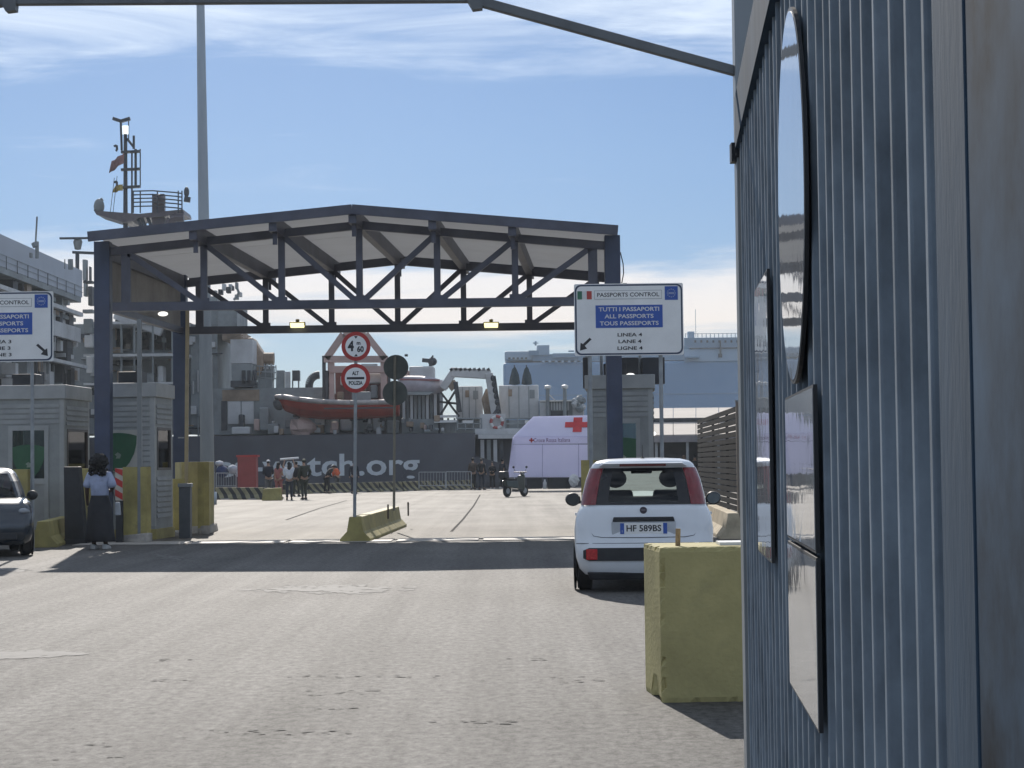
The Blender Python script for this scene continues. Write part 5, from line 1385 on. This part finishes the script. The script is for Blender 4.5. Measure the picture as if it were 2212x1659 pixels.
for q in range(70):                               # the clutter of pipes, lockers, vents and ports on the house side
    x_ = random.choice((random.uniform(180, 240), random.uniform(240, 385), random.uniform(400, 468))); y_ = random.uniform(705, 930); w_, h_ = random.choice(((1.2, 24), (1.0, 14), (6, 9), (4, 5), (9, 6), (3, 12), (14, 1.5), (24, 1.2)))
    sb(('pipe' if min(w_, h_) < 2 else 'wall_locker'), x_ - w_, y_ - h_, x_ + w_, y_ + h_, 4.1 + .002 * q if x_ > 400 else 5.5 + .002 * q, .35, random.choice((SG, SW, SDK, SDK, SBE)), bevel=.03)
MB().beam(S(248, 680, 2.5), S(350, 718, 2.5), .5, .55).build('white_boom', SW, ship, bevel=.08)
MB().beam(S(250, 690, 2.6), S(330, 700, 2.6), .25, .25).build('boom_stay', SDK, ship)
sb('bridge_block', 424, 640, 470, 720, 5, 6, SG); sb('bridge_block', 470, 655, 512, 716, 4.5, 5, SG); sb('bridge_block', 480, 716, 520, 735, 4.3, 5, SBE)
for k in range(4): MB().beam(S(494, 724 - 0 + k * 5, 4.2), S(525, 714 + k * 5, 4.2), .10, .08).build('ladder_rung', SBE, ship)
sb('white_locker', 498, 733, 545, 785, 3.8, 2.2, SW); sb('white_locker', 500, 786, 544, 822, 3.7, 2.4, SG); sb('locker_base', 498, 822, 546, 836, 3.6, 2.4, SDK)
for q in range(10):
    x_ = random.uniform(440, 520); y_ = random.uniform(614, 640)
    sb('antenna_unit', x_ - random.uniform(2, 6), y_ - random.uniform(2, 8), x_ + random.uniform(2, 6), y_ + 8, 5 + q * .2, .6, (SG, SDK, SW)[q % 3], bevel=.05)
MB().path([S(505, 648, 5), S(512, 640, 5), S(516, 632, 5), S(512, 622, 5)], .09).build('antenna_hook', SG, ship)
# aft house under the crane
sb('aft_house', 455, 838, 700, 938, 4, 6, SG); sb('aft_house', 600, 850, 950, 938, 5, 6, SDK)
for x0, x1 in ((492, 520), (522, 548)): sb('door', x0, 867, x1, 916, 3.85, .12, SW)
sb('door_recess', 480, 842, 560, 866, 3.9, .3, SBE); sb('dark_niche', 478, 866, 490, 930, 3.9, .3, SDK)
for x0, y0, x1, y1, m_ in ((515, 895, 526, 925, SDK), (500, 922, 540, 938, SW), (560, 880, 580, 930, SG), (578, 915, 602, 938, SG), (548, 905, 560, 930, SPK), (615, 905, 632, 925, SG), (640, 918, 700, 936, SBE), (650, 905, 668, 920, SPK), (700, 905, 730, 935, SG), (735, 905, 760, 930, SW), (765, 908, 800, 935, SG), (805, 900, 830, 930, SW), (835, 908, 862, 936, SG)):
    sb('deck_gear', x0, y0, x1, y1, 2.0 + random.uniform(0, 1.2), .8, m_, bevel=.08)
for q in range(46):
    x_ = random.uniform(560, 960); y_ = random.uniform(898, 934); w_ = random.uniform(2, 8); h_ = random.uniform(2, 9)
    sb('deck_fitting', x_ - w_, y_ - h_, x_ + w_, y_ + h_, 1.2 + random.uniform(0, .8), .5, random.choice((SG, SW, SDK, SPK, SBE)), bevel=.05)
b = MB().ball(S(655, 922, 1.4), .8, .6, .65, 10, 7, .22); b.build('net_bundle', SPK, ship)
# the beige crane on the aft house
crn = MB().prism([S(519, 732, 6), S(545, 728, 6), S(566, 760, 6), S(569, 792, 6), S(560, 812, 6), S(541, 806, 6), S(527, 794, 6), S(527, 760, 6)], (0, 1.8, 0)).build('crane', SBE, ship, bevel=.15)
MB().tube(S(562, 775, 6.9), S(592, 775, 6.9), .42, 14).build('winch_drum', SBE, crn); MB().tube(S(548, 806, 6.9), S(592, 806, 6.9), .5, 14).build('winch_drum', SG, crn)
for q in (562, 570, 578, 586): MB().beam(S(q, 786, 6.4), S(q, 797, 6.4), .12, .12).build('crane_rung', SW, crn)
sb('crane_plinth', 556, 818, 586, 840, 6, 1.6, SG)
for q in (528, 534): MB().path([S(q, 760, 5.6), S(q - 12, 812, 5.6)], .03).build('hoist_wire', SDK, crn)
for y_ in (790, 802, 815): MB().tube(S(545, y_, 4.2), S(596, y_ + 3, 4.2), .035, 5).build('deck_rail', SG, ship)
for q in (547, 560, 573, 586, 596): MB().tube(S(q, 789, 4.2), S(q + 1, 838, 4.2), .035, 5).build('rail_post', SG, ship)
for x0, x1 in ((522, 530), (534, 541), (546, 553)): sb('dark_bollard', x0, 800, x1, 830, 3.6, .4, SDK)
# exhausts and small houses
sb('vent_trunk', 598, 800, 613, 842, 6, .7, SG); sb('vent_trunk', 616, 803, 626, 842, 6, .4, SW); sb('tank', 631, 800, 646, 822, 6, .8, SDK)
for q in (632, 645): MB().tube(S(q, 822, 6.3), S(q, 848, 6.3), .05, 5).build('tank_leg', SG, ship)
MB().path([S(667, 850, 6.3)] + [S(690 - 22 * math.cos(k * math.pi / 20), 832 - 22 * math.sin(k * math.pi / 20), 6.3) for k in range(11)], .26, 12).build('gooseneck_vent', SDK, ship)
sb('engine_casing', 628, 848, 700, 872, 6, 2, SG); sb('casing_door', 660, 852, 676, 870, 5.9, .1, SDK); sb('casing_door', 684, 850, 706, 872, 5.9, .3, SDK)
# davit with portal legs
dv = MB(); 
for a_, b2 in (((705, 775), (742, 722)), ((742, 722), (790, 722)), ((790, 722), (832, 775)), ((700, 776), (838, 776)), ((712, 798), (838, 798))):
    dv.beam(S(*a_, 2.6), S(*b2, 2.6), .42, .42)
dv = dv.build('davit_frame', SPK, ship)
for x0, x1, y0, y1, m_ in ((696, 703, 768, 866, SDK), (708, 722, 776, 870, SPK), (700, 712, 800, 872, SDK), (822, 836, 776, 870, SPK), (838, 843, 790, 866, SDK), (733, 760, 790, 800, SDK), (780, 815, 786, 798, SW)):
    b = MB(); b.pbox(x0, y0, x1, y1, YH + 2.5, .4); b.build('davit_leg', m_, dv, bevel=.03)
sb('davit_house', 724, 800, 838, 872, 3.6, 2.0, mat('rust_red_panel', (.15, .055, .05), .6, var=.2))
for x0, x1, y0, y1, m_ in ((735, 752, 812, 832, SW), (756, 770, 806, 840, SG), (773, 790, 815, 845, SBE), (795, 822, 806, 828, SW), (800, 815, 832, 860, SG), (728, 742, 846, 862, SBE)): sb('winch_unit', x0, y0, x1, y1, 3.2, .5, m_, bevel=.08)

# the mast with its platforms
ms = MB().tube(S(271, 660, 7), S(271, 290, 7), .19, 10, .12).build('mast', MASTM, ship)
def mb_(name, *a_, m_=MASTM): b = MB(); b.beam(*a_); return b.build(name, m_, ms)
MB().beam(S(285, 470, 7), S(285, 325, 7), .10, .10).build('mast_pole', MASTM, ms)
for y_ in (328, 366, 404): MB().beam(S(262, y_ + 1, 6.8), S(303, y_ - 1, 6.8), .3, .16).build('mast_arm', MASTM, ms)
for x_ in (293, 303): MB().beam(S(x_, 405, 7), S(x_, 322, 7), .07 if x_ > 300 else .16, .07).build('mast_pole', MASTM, ms)
MB().ppoly([(207, 462), (207, 456), (222, 456), (300, 462), (395, 452), (398, 462), (345, 468), (300, 470), (285, 478), (265, 480)], YH + 6, 3).build('mast_platform', MASTR, ms)
MB().beam(S(343, 520, 6.6), S(343, 420, 6.6), .8, .5).build('mast_post', MASTR, ms)
MB().ball(S(343, 432, 6.3), .45, .4, .4).build('mast_unit', MASTR, ms)
for y_ in (413, 421, 429, 437, 446): MB().path([S(287, y_, 5.8), S(330, y_ - 1, 5.8), S(380, y_ + 3, 5.8), S(393, y_ + 5, 5.8)], .045, 5).build('platform_rail', MASTM, ms)
for x_ in (288, 303, 340, 385, 393): MB().tube(S(x_, 412, 5.8), S(x_, 460, 5.8), .045, 5).build('rail_post', MASTM, ms)
MB().ball(S(214, 446, 6.5), .36, .36, .52, 12, 8).build('radar_dome', SG, ms, smooth=True); MB().beam(S(213, 436, 6.5), S(222, 430, 6.5), .2, .2).build('dome_arm', SG, ms)
MB().beam(S(208, 452, 6.5), S(214, 462, 6.5), .5, .3).build('dome_foot', MASTM, ms)
MB().beam(S(263, 325, 6.7), S(261, 262, 6.7), .13, .13).build('mast_pole', MASTM, ms); MB().beam(S(244, 256, 6.7), S(262, 262, 6.7), .28, .2).build('top_arm', MASTM, ms); MB().beam(S(262, 262, 6.7), S(281, 256, 6.7), .28, .2).build('top_arm', MASTM, ms)
MB().tube(S(271, 290, 7), S(271, 272, 7), .22, 10).build('mast_light', emit('mast_light_lens', (.85, .95, 1), 1.0), ms); MB().beam(S(278, 300, 7), S(278, 258, 7), .06, .06).build('mast_pole', MASTM, ms)
MB().beam(S(275, 300, 7), S(289, 318, 7), .25, .15).build('mast_brace', MASTM, ms); MB().tube(S(289, 322, 7), S(289, 293, 7), .08, 6).build('whip_aerial', MASTM, ms)
for y_ in (316, 394): MB().path([S(246, y_, 6.8), S(252, y_ - 2, 6.8), S(253, y_ + 8, 6.8), S(250, y_ + 10, 6.8)], .08).build('small_aerial', MASTM, ms)
for a_, c_ in (((296, 468), (318, 520)), ((306, 470), (328, 520)), ((318, 468), (340, 520))): MB().beam(S(*a_, 6.4), S(*c_, 6.4), .2, .2).build('mast_brace', MASTM, ms)
MB().path([S(364, 486, 6), S(370, 474, 6), S(380, 470, 6), S(397, 470, 6)], .30, 8).build('funnel_pipe', MASTR, ms)
MB().ball(S(403, 415, 5.8), .18, .15, .35).build('signal_lamp', MASTM, ms); MB().beam(S(398, 430, 5.8), S(411, 432, 5.8), .2, .35).build('signal_horn', MASTM, ms)
for q, (x_, y0) in enumerate(((253, 380), (247, 384))): MB().tube(S(x_, y0, 6), S(x_ - 10, 470, 6), .02, 4).build('halyard', MASTM, ms)
def flag(label, pts, m_):
    b = MB(); nx, ny = 7, 4
    a_, b2, c_, d_ = [S(*q, 6.2) for q in pts]
    g_ = [[a_.lerp(b2, i / (nx - 1)).lerp(d_.lerp(c_, i / (nx - 1)), j / (ny - 1)) + Vector((0, .18 * math.sin(i * 1.7 + j * .5), 0)) for i in range(nx)] for j in range(ny)]
    for j in range(ny - 1):
        for i in range(nx - 1): b.poly([g_[j][i], g_[j][i + 1], g_[j + 1][i + 1], g_[j + 1][i]])
    o = b.build('flag', m_, None, smooth=True); sol = o.modifiers.new('thickness', 'SOLIDIFY'); sol.thickness = .02
    tag(o, label, 'flag', 'flags flying from the mast')
flag('faded red and white flag streaming from the mast', [(268, 330), (242, 348), (236, 375), (266, 352)], mat('faded_red_flag', (.34, .19, .18), .8, var=.45, scale=.9))
flag('small yellow flag below the red one', [(265, 397), (250, 402), (243, 417), (264, 411)], mat('yellow_flag', (.55, .42, .12), .8, var=.15))
# radar mast at the far left
rm = MB().tube(S(167, 600, 4), S(167, 548, 4), .13, 8).build('radar_mast', MASTM, ship)
MB().beam(S(157, 545, 4), S(205, 547, 4), .25, .16).build('radar_arm', MASTM, rm); MB().lathe([(.0, -.42), (.2, -.38), (.30, .1), (.22, .34), (0, .36)], S(168, 526, 4), 12).build('radar_base', SG, rm, smooth=True)
MB().beam(S(129, 515, 3.7), S(215, 514, 3.7), .16, .13).build('radar_scanner', MASTM, rm)

# rescue boat hung outboard of the deck
bt = thing('rescue_boat', 'orange red rescue boat lying in the davit of the ship', 'boat', S(730, 900, .6))
BO = mat('boat_orange_red', (0.38, 0.052, 0.03), .5, var=.2, scale=.6, dirt=.3, dirtc=(.14, .05, .04))
st = [(597, 858, 876, 0.25), (615, 858, 888, .7), (650, 864, 901, 1.0), (700, 869, 906, 1.1), (760, 871, 906, 1.1), (820, 870, 903, 1.05), (862, 869, 899, .9)]
b = MB(); rows = []
for x_, yt, ybt, hw_ in st:
    tz, bz = S(x_, yt, .8), S(x_, ybt, .8); cyy = YH + .9; r_ = []
    for u, v in ((-1, 1), (-1.02, .8), (-.85, .45), (-.45, .12), (0, 0), (.45, .12), (.85, .45), (1.02, .8), (1, 1)):
        r_.append(Vector((tz.x + (.25 * (1 - v) if x_ < 600 else 0), cyy + u * hw_, bz.z + (tz.z - bz.z) * v)))
    rows.append(r_)
for p_, q_ in zip(rows[:-1], rows[1:]):
    for k in range(8): b.poly([p_[k], p_[k + 1], q_[k + 1], q_[k]])
b.poly(rows[0]); b.poly(rows[-1])
for p_, q_ in zip(rows[:-1], rows[1:]): b.poly([p_[0] + Vector((0, .05, -.1)), q_[0] + Vector((0, .05, -.1)), q_[8] + Vector((0, -.05, -.1)), p_[8] + Vector((0, -.05, -.1))])
b.build('hull', BO, bt, smooth=False)
tb = MB()
for side in (0, 8): tb.path([r_[side] for r_ in rows], .16, 8)
tb.build('fender_tube', mat('pale_boat_tube', (.42, .38, .36), .5), bt, smooth=True)
b = MB(); b.ball(S(603, 872, .9), .38, .45, .42); b.build('bow_fender', SDK, bt, smooth=True)
b = MB(); b.pbox(760, 846, 800, 870, YH + .6, .7); b.build('console', SG, bt, bevel=.06)
b = MB(); b.pbox(700, 880, 850, 883, YH - .28, .06); b.build('rubbing_line', SDK, bt)

# deck towards the stern: inflatable, crane, white boxes
inf = thing('inflatable_boat', 'pale grey inflatable boat high on the aft deck', 'boat', S(925, 840, 3))
rows = []
b = MB()
prev = None
for x_, r_ in ((862, .55), (880, .62), (910, .62), (935, .55), (955, .38), (968, .16)):
    c_ = S(x_, 832 + (x_ - 862) * .02, 3.0)
    if prev: b.tube(prev[0], c_, prev[1], 14, r_)
    prev = (c_, r_)
b.build('tube', mat('pale_lilac_rubber', (.43, .40, .43), .5, var=.1), inf, smooth=True)
MB().beam(S(865, 820, 2.9), S(950, 822, 2.9), .9, .12).build('red_trim', mat('dull_red_trim', (.28, .12, .12), .6), inf)
MB().prism([S(870, 846, 2.4), S(940, 846, 2.4), S(925, 853, 2.4), S(880, 853, 2.4)], (0, 1, 0)).build('keel', SG, inf)
sb('white_deckhouse', 884, 791, 937, 818, 4, 2.5, SW, bevel=.08); sb('white_deckhouse', 858, 800, 884, 822, 4.2, 2.2, SPK, bevel=.08)
gun = MB().beam(S(912, 778, 4.5), S(934, 780, 4.5), .3, .25).build('searchlight', SDK, ship); MB().ball(S(934, 781, 4.6), .3, .3, .28).build('searchlight_head', SDK, gun); MB().beam(S(926, 781, 4.5), S(936, 768, 4.5), .1, .1).build('searchlight_arm', SDK, gun); MB().beam(S(930, 780, 4.5), S(930, 792, 4.5), .2, .2).build('searchlight_stand', SDK, gun)
for k in range(9):
    x_ = 872 + k * 8.5; sb('vent_pipe', x_ - 3, 848 - (k % 3) * 3, x_ + 3, 926, 3.2 + (k % 2) * .4, .5, (SW, SG, SW)[k % 3], bevel=.03)
sb('deck_house_low', 943, 907, 1046, 937, 5.2, 1.5, SG); sb('deck_house_low', 1092, 907, 1166, 937, 5.2, 1.5, SG)
sb('pipe_housing', 868, 905, 945, 936, 2.6, .8, SG)
for a_, c_ in (((946, 905), (985, 842)), ((948, 842), (992, 900)), ((948, 868), (990, 872))): MB().beam(S(*a_, 4), S(*c_, 4), .14, .14).build('tripod_leg', SDK, ship)
for y_ in (900, 911): MB().beam(S(938, y_, 2.2), S(988, y_ - 1, 2.2), .6, .14).build('white_bench', WHITE, ship)
for q in (944, 956, 968, 982): sb('bench_leg', q - 2, 903, q + 2, 934, 2.4, .2, SG)
cr = thing('deck_crane', 'white knuckle boom crane folded on the aft deck', 'crane', S(1062, 930, 3))
CRW = mat('crane_white', (.56, .56, .55), .5, var=.12, scale=.8, dirt=.35, dirtc=(.15, .14, .13))
MB().prism([S(1040, 928, 2.6), S(1090, 928, 2.6), S(1084, 898, 2.6), S(1046, 898, 2.6)], (0, 1.4, 0)).build('pedestal', SW, cr, bevel=.06)
MB().prism([S(1047, 900, 2.7), S(1076, 900, 2.7), S(1070, 860, 2.7), S(1050, 838, 2.7), S(1040, 862, 2.7)], (0, 1.2, 0)).build('slew_column', SBE, cr, bevel=.08)
MB().beam(S(1071, 905, 2.2), S(1056, 806, 2.2), .5, .62).build('main_boom', CRW, cr, bevel=.05)
MB().beam(S(1060, 809, 2.2), S(974, 804, 2.2), .5, .60).build('outer_boom', CRW, cr, bevel=.05)
MB().beam(S(980, 804, 2.2), S(956, 840, 2.2), .45, .48).build('boom_tip', CRW, cr, bevel=.05)
MB().beam(S(984, 825, 2.1), S(993, 890, 2.1), .28, .40).build('jib', SDK, cr)
MB().beam(S(1082, 905, 2.0), S(1068, 812, 2.0), .16, .2).build('ram', SDK, cr); MB().beam(S(1078, 880, 1.9), S(1056, 910, 1.9), .22, .2).build('ram', SDK, cr)
for k in range(9):
    MB().beam(S(972 + k * 10, 800 - 1.5 * (k % 2), 2.1), S(978 + k * 10, 797, 2.1), .3, .18).build('hose_clamp', SG if k % 2 else SDK, cr)
for k in range(7): MB().ball(S(1078 - k * 2.3, 895 - k * 13, 1.9), .14, .12, .2).build('hose_clamp', SDK, cr)
MB().prism([S(962, 828, 2.0), S(982, 820, 2.0), S(990, 832, 2.0), S(975, 845, 2.0)], (0, .5, 0)).build('tip_block', SBE, cr)
for lb, x0, x1, y0, y1, d_ in (('white deck container left of the crane column', 985, 1042, 834, 906, 4.6), ('large white deck container right of the crane', 1078, 1164, 832, 904, 4.4)):
    tq = thing('deck_container', lb, 'container', S((x0 + x1) / 2, y1, d_), group='white containers on the aft deck')
    b = MB(); b.pbox(x0, y0, x1, y1, YH + d_, 2.4); b.build('box', SW, tq, bevel=.06)
    b = MB(); b.pbox(x0 + 20, y0 + 9, x0 + 28, y0 + 24, YH + d_ - .05, .05); b.build('hatch', SBE, tq)
    b = MB(); b.pbox(x1 - 20, y0 + 10, x1 - 9, y0 + 28, YH + d_ - .05, .05); b.build('hatch', SG, tq)
    for k in range(1, 4):
        q = x0 + (x1 - x0) * k / 4; b = MB(); b.pbox(q - .7, y0 + 2, q + .7, y1 - 2, YH + d_ - .03, .03); b.build('rib', SG, tq)
# after rail, boards and the life ring
for y_ in (904, 915, 926):
    for x0, x1 in ((988, 1040), (1092, 1166)): MB().tube(S(x0, y_, 1.1), S(x1, y_, 1.1), .04, 5).build('deck_rail', SG, ship)
for q in (988, 1005, 1022, 1040, 1092, 1118, 1142, 1166): MB().tube(S(q, 903, 1.1), S(q, 930, 1.1), .045, 5).build('rail_post', SG, ship)
sb('rail_board', 1036, 894, 1092, 930, 1.3, .1, SW); sb('rail_board', 1100, 907, 1164, 932, 1.5, .1, SG); sb('name_board', 999, 908, 1022, 914, 1.05, .04, WHITE); sb('name_board', 1134, 908, 1152, 915, 1.05, .04, WHITE)
lr = thing('life_ring', 'red and white life ring hanging on the stern rail', 'life ring', S(1073, 925, .8))
lc = S(1073, 912, 1.05); Rr, rr_ = .36, .095
for k in range(8):
    b = MB(); n1 = 4
    pr = []
    for j in range(n1 + 1):
        a_ = 2 * math.pi * (k + .18 + j / n1) / 8
        pr.append([lc + Vector(((Rr + rr_ * math.cos(v)) * math.cos(a_), rr_ * math.sin(v), (Rr + rr_ * math.cos(v)) * math.sin(a_))) for v in [2 * math.pi * i / 8 for i in range(8)]])
    for p_, q_ in zip(pr[:-1], pr[1:]):
        for i in range(8): b.poly([p_[i], p_[(i + 1) % 8], q_[(i + 1) % 8], q_[i]])
    b.build('band', mat('life_ring_red', (.42, .09, .08), .6) if k % 2 else WHITE, lr, smooth=True)
# lockers and lamp posts at the stern
sb('stern_locker', 1166, 868, 1180, 930, 3.6, 2, SW, bevel=.06)
lk = sb('stern_locker', 1180, 864, 1238, 930, 3.8, 2, SG, bevel=.06); sb('stern_locker', 1236, 866, 1262, 930, 3.8, 2, SW, bevel=.06)
for k in range(8):
    b = MB(); b.pbox(1184 + k * 6, 868, 1187 + k * 6, 886, YH + 3.7, .1); b.build('rib', SW, lk)
b = MB(); b.pbox(1190, 888, 1226, 900, YH + 3.7, .1); b.build('opening', SDK, lk)
sb('white_coaming', 1166, 864, 1262, 867, 3.5, 2.4, WHITE)
for q, yt in ((1183, 839), (1220, 838)):
    lp_ = MB().tube(S(q, yt, 3.2), S(q, 930, 3.2), .12, 8).build('deck_lamp_post', SG, ship); MB().lathe([(0, .16), (.22, .1), (.22, -.06), (.1, -.12)], S(q, yt - 2, 3.2), 12).build('lamp_head', WHITE, lp_)
MB().beam(S(1186, 852, 3.2), S(1200, 866, 3.2), .08, .08).build('post_brace', SW, ship)
for k in range(14): MB().ball(S(1238 + random.uniform(0, 24), 862 + random.uniform(0, 22), 3.3), random.uniform(.12, .3), None, None, 8, 6, .2).build('mooring_gear', SW if k % 2 else SG, ship)
for k in range(2):
    xx = (1112, 1138)[k]
    tc_ = thing('furled_parasol', ('dark furled conical cover on the left of the large white container', 'dark furled conical cover on the right of the large white container')[k], 'furled parasol', S(xx, 832, 5.4), group='dark cones on the white container')
    b = MB(); top = S(xx - 1, 792, 5.4); bot = S(xx, 831, 5.4); n = 14; prof = [(.02, 1.0), (.14, .85), (.26, .55), (.33, .25), (.36, .04), (.2, 0)]
    b.lathe([(r_ * 1.0, z_ * (top.z - bot.z)) for r_, z_ in prof[::-1]], bot, n); b.v = [v + Vector((random.uniform(-.03, .03), random.uniform(-.03, .03), 0)) for v in b.v]
    b.build('cover', cloth('dark_green_cover', (.06, .08, .085)), tc_); MB().tube((bot.x, bot.y, bot.z - .1), top + Vector((0, 0, .12)), .03, 6).build('pole', SDK, tc_)

# ================================================================== THE SHIP SIDE AT THE FAR LEFT
ls = thing('moored_ship', 'grey white ship side with stacked decks at the far left', 'ship', (-27.2, 111, 0))
LSW = mat('pale_blue_grey_bulwark', (0.42, 0.46, 0.52), .55, var=.08, scale=.3)
XL = -26.35
def hz(y, x=177): return S(x, y).z
Y0, Y1 = 92.0, 119.2
def lx(Y): return XL + .0 * Y
def deck(name, z0, z1, off, m_, y0=Y0, y1=Y1, th=.3): return MB().box(XL - off - th, y0, z0, XL - off, y1, z1).build(name, m_, ls)
zt, zb = hz(591), hz(648)
up = MB().box(XL - .3, Y0, zb, XL, Y1, zt); up.box(XL - 12, Y1 - .3, zb, XL - .3, Y1, zt)
up.build('upper_bulwark', LSW, ls)
MB().box(XL - 1.2, Y0, zb - .35, XL - .01, Y1 - .3, zb - .02).build('bulwark_stringer', SG, ls)
for k in range(12):
    y_ = Y0 + (Y1 - Y0) * k / 12
    MB().tube((XL + .05, y_, zb - .1), (XL + .05, y_, zb + .6), .02, 5).build('walkway_post', SDK, ls)
for q in (.3, .6): MB().tube((XL + .05, Y0, zb + q), (XL + .05, Y1, zb + q), .015, 5).build('walkway_rail', SG, ls)
dk = [(690, 684), (728, 702), (746, 738), (812, 796)]
deck('deck_edge', hz(689), hz(681), -.05, SW); deck('deck_band', hz(744), hz(714), .1, SW); deck('deck_edge', hz(700), hz(692), .4, SG)
deck('deck_edge', hz(800), hz(793), -.3, SW); deck('deck_band', hz(770), hz(750), .6, SDK)
deck('inner_wall', hz(714), hz(648), 2.2, SDK); deck('inner_wall', hz(1000), hz(744), 2.0, mat('ship_mid_dark', (.07, .08, .085), .6, var=.3, scale=.5))
for k in range(9):
    y_ = Y0 + 3 * k + .5
    MB().box(XL - 1.2, y_, hz(714), XL - .6, y_ + .5 + (k % 3) * .3, hz(652)).build('deck_upright', (SDK, SG, SW)[k % 3], ls)
    MB().box(XL - 1.6, y_ + 1, hz(795), XL - .9, y_ + 2.6, hz(752)).build('deck_cabin', (SW, SG)[k % 2], ls)
    MB().box(XL - .5, y_, hz(840), XL - .4, y_ + .1, hz(800)).build('deck_post', SG, ls)
    MB().box(XL - 1.9, y_ + .6, hz(840), XL - 1.0, y_ + 1.8, hz(804)).build('deck_machine', (SBE, SW, SG)[k % 3], ls, bevel=.08)
MB().box(XL - 12, Y0, -2.6, XL, Y1, hz(905)).build('hull', HULL, ls)
for x_, yt, yb_ in ((148, 574, 585), (151, 549, 574)):
    a_, c_ = at(x_ - 70 if x_ == 148 else 153 - 0, yt, 112), at(x_ - 70 if x_ == 148 else 153, yb_, 112)
MB().tube(at(152, 560, 112), at(153, 582, 112), .15, 6).build('pole_aerial', SG, ls); MB().tube(at(80, 468, 104), at(77, 522, 104), .05, 5).build('whip_aerial', SG, ls); MB().tube(at(80, 522, 104), at(80, 558, 104), .10, 6).build('aerial_stand', SG, ls); MB().tube(at(74, 524, 104), at(78, 533, 104), .18, 8).build('aerial_unit', SG, ls)
MB().beam(at(140, 581, 110), at(140, 560, 110), .05, .05).build('whip_aerial', SG, ls); b = MB(); b.pbox(63, 546, 68, 556, 104, .3); b.build('aerial_unit', SG, ls)

for q in range(60):
    y_ = random.uniform(104, Y1); z_ = hz(random.uniform(655, 860)); a_, c_ = random.choice(((.1, 1.2), (.6, .5), (.3, .3), (1.2, .12), (.5, .9)))
    MB().box(XL - .9 - .01 * q, y_ - a_, z_ - c_, XL - .2 - .004 * q, y_ + a_, z_ + c_).build('pipe' if min(a_, c_) < .15 else 'wall_locker', random.choice((SDK, SDK, SG, SW, SBE)), ls)
for x0, x1, y0, y1, m_ in ((179, 199, 606, 612, SDK), (180, 186, 612, 640, SG), (190, 199, 618, 660, SDK), (178, 200, 668, 676, SG), (180, 198, 688, 720, SG), (182, 200, 724, 750, SW), (186, 200, 770, 806, SW), (178, 186, 560, 606, SG), (192, 194, 575, 606, SDK)):
    sb('bridge_wing_part', x0, y0, x1, y1, -.5 + .01 * x0, .6, m_, bevel=.04)

# ================================================================== CAR CARRIER FAR OFF
YC = 430.0
cc_ = thing('car_carrier', 'huge blue grey car carrier ship in the distance', 'ship', at(1350, 900, YC))
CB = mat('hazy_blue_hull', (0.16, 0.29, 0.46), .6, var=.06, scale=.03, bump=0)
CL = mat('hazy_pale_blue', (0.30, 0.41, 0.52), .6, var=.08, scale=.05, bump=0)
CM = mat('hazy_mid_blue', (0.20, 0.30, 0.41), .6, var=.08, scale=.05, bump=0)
def cbx(name, x0, y0, x1, y1, d, dep, m_, par=None, bev=0.0): b = MB(); b.pbox(x0, y0, x1, y1, YC + d, dep); return b.build(name, m_, par or cc_, bevel=bev)
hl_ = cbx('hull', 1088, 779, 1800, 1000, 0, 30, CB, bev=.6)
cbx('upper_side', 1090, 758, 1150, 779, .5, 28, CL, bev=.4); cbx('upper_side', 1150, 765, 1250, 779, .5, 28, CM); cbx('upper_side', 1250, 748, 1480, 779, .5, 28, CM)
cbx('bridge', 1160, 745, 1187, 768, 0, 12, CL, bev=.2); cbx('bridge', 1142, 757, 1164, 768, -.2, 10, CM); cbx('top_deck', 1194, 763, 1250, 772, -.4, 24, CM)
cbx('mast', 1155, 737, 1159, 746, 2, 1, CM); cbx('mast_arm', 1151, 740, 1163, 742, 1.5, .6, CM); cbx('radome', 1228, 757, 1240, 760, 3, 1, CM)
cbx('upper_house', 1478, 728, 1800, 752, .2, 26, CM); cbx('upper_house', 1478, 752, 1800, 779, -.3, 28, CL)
cbx('house_line', 1490, 749.5, 1800, 752, -.6, .8, SDK)
for k in range(8): cbx('port', 1500 + k * 13, 735, 1504 + k * 13, 740, 0, .2, SDK)
for k in range(8): cbx('life_raft', 1170 + k * 14, 779, 1177 + k * 14, 784, -1.2, 1.2, CL, bev=.2)
for k in range(14): cbx('railing_post', 1480 + k * 9, 720, 1481.2 + k * 9, 729, 1, .3, CM)
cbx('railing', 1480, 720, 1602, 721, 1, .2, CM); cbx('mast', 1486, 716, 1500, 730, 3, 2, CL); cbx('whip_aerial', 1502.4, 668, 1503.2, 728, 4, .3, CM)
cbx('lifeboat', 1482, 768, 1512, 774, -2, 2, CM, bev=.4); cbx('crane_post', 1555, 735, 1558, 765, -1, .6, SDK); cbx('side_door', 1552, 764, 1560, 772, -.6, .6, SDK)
cbx('boot_line', 1088, 850, 1800, 852, -.1, .2, CM)
for k in range(5): cbx('mooring_port', 1098 + k * 9, 772, 1103 + k * 9, 776, -.2, .4, SDK)

# ================================================================== SEA HAZE
hm = bpy.data.materials.new('sea_haze'); hm.use_nodes = True
hn, hlk = hm.node_tree.nodes, hm.node_tree.links
hn.clear()
ho = hn.new('ShaderNodeOutputMaterial'); pv = hn.new('ShaderNodeVolumePrincipled')
pv.inputs['Color'].default_value = (0.82, 0.91, 1.0, 1)
pv.inputs['Density'].default_value = HAZE
pv.inputs['Anisotropy'].default_value = 0.35
hlk.new(pv.outputs[0], ho.inputs['Volume'])
hz_o = MB().box(-9500, -300, -4, 9500, 14500, 42).build('haze', hm, local=True)
hz_o['kind'] = 'stuff'
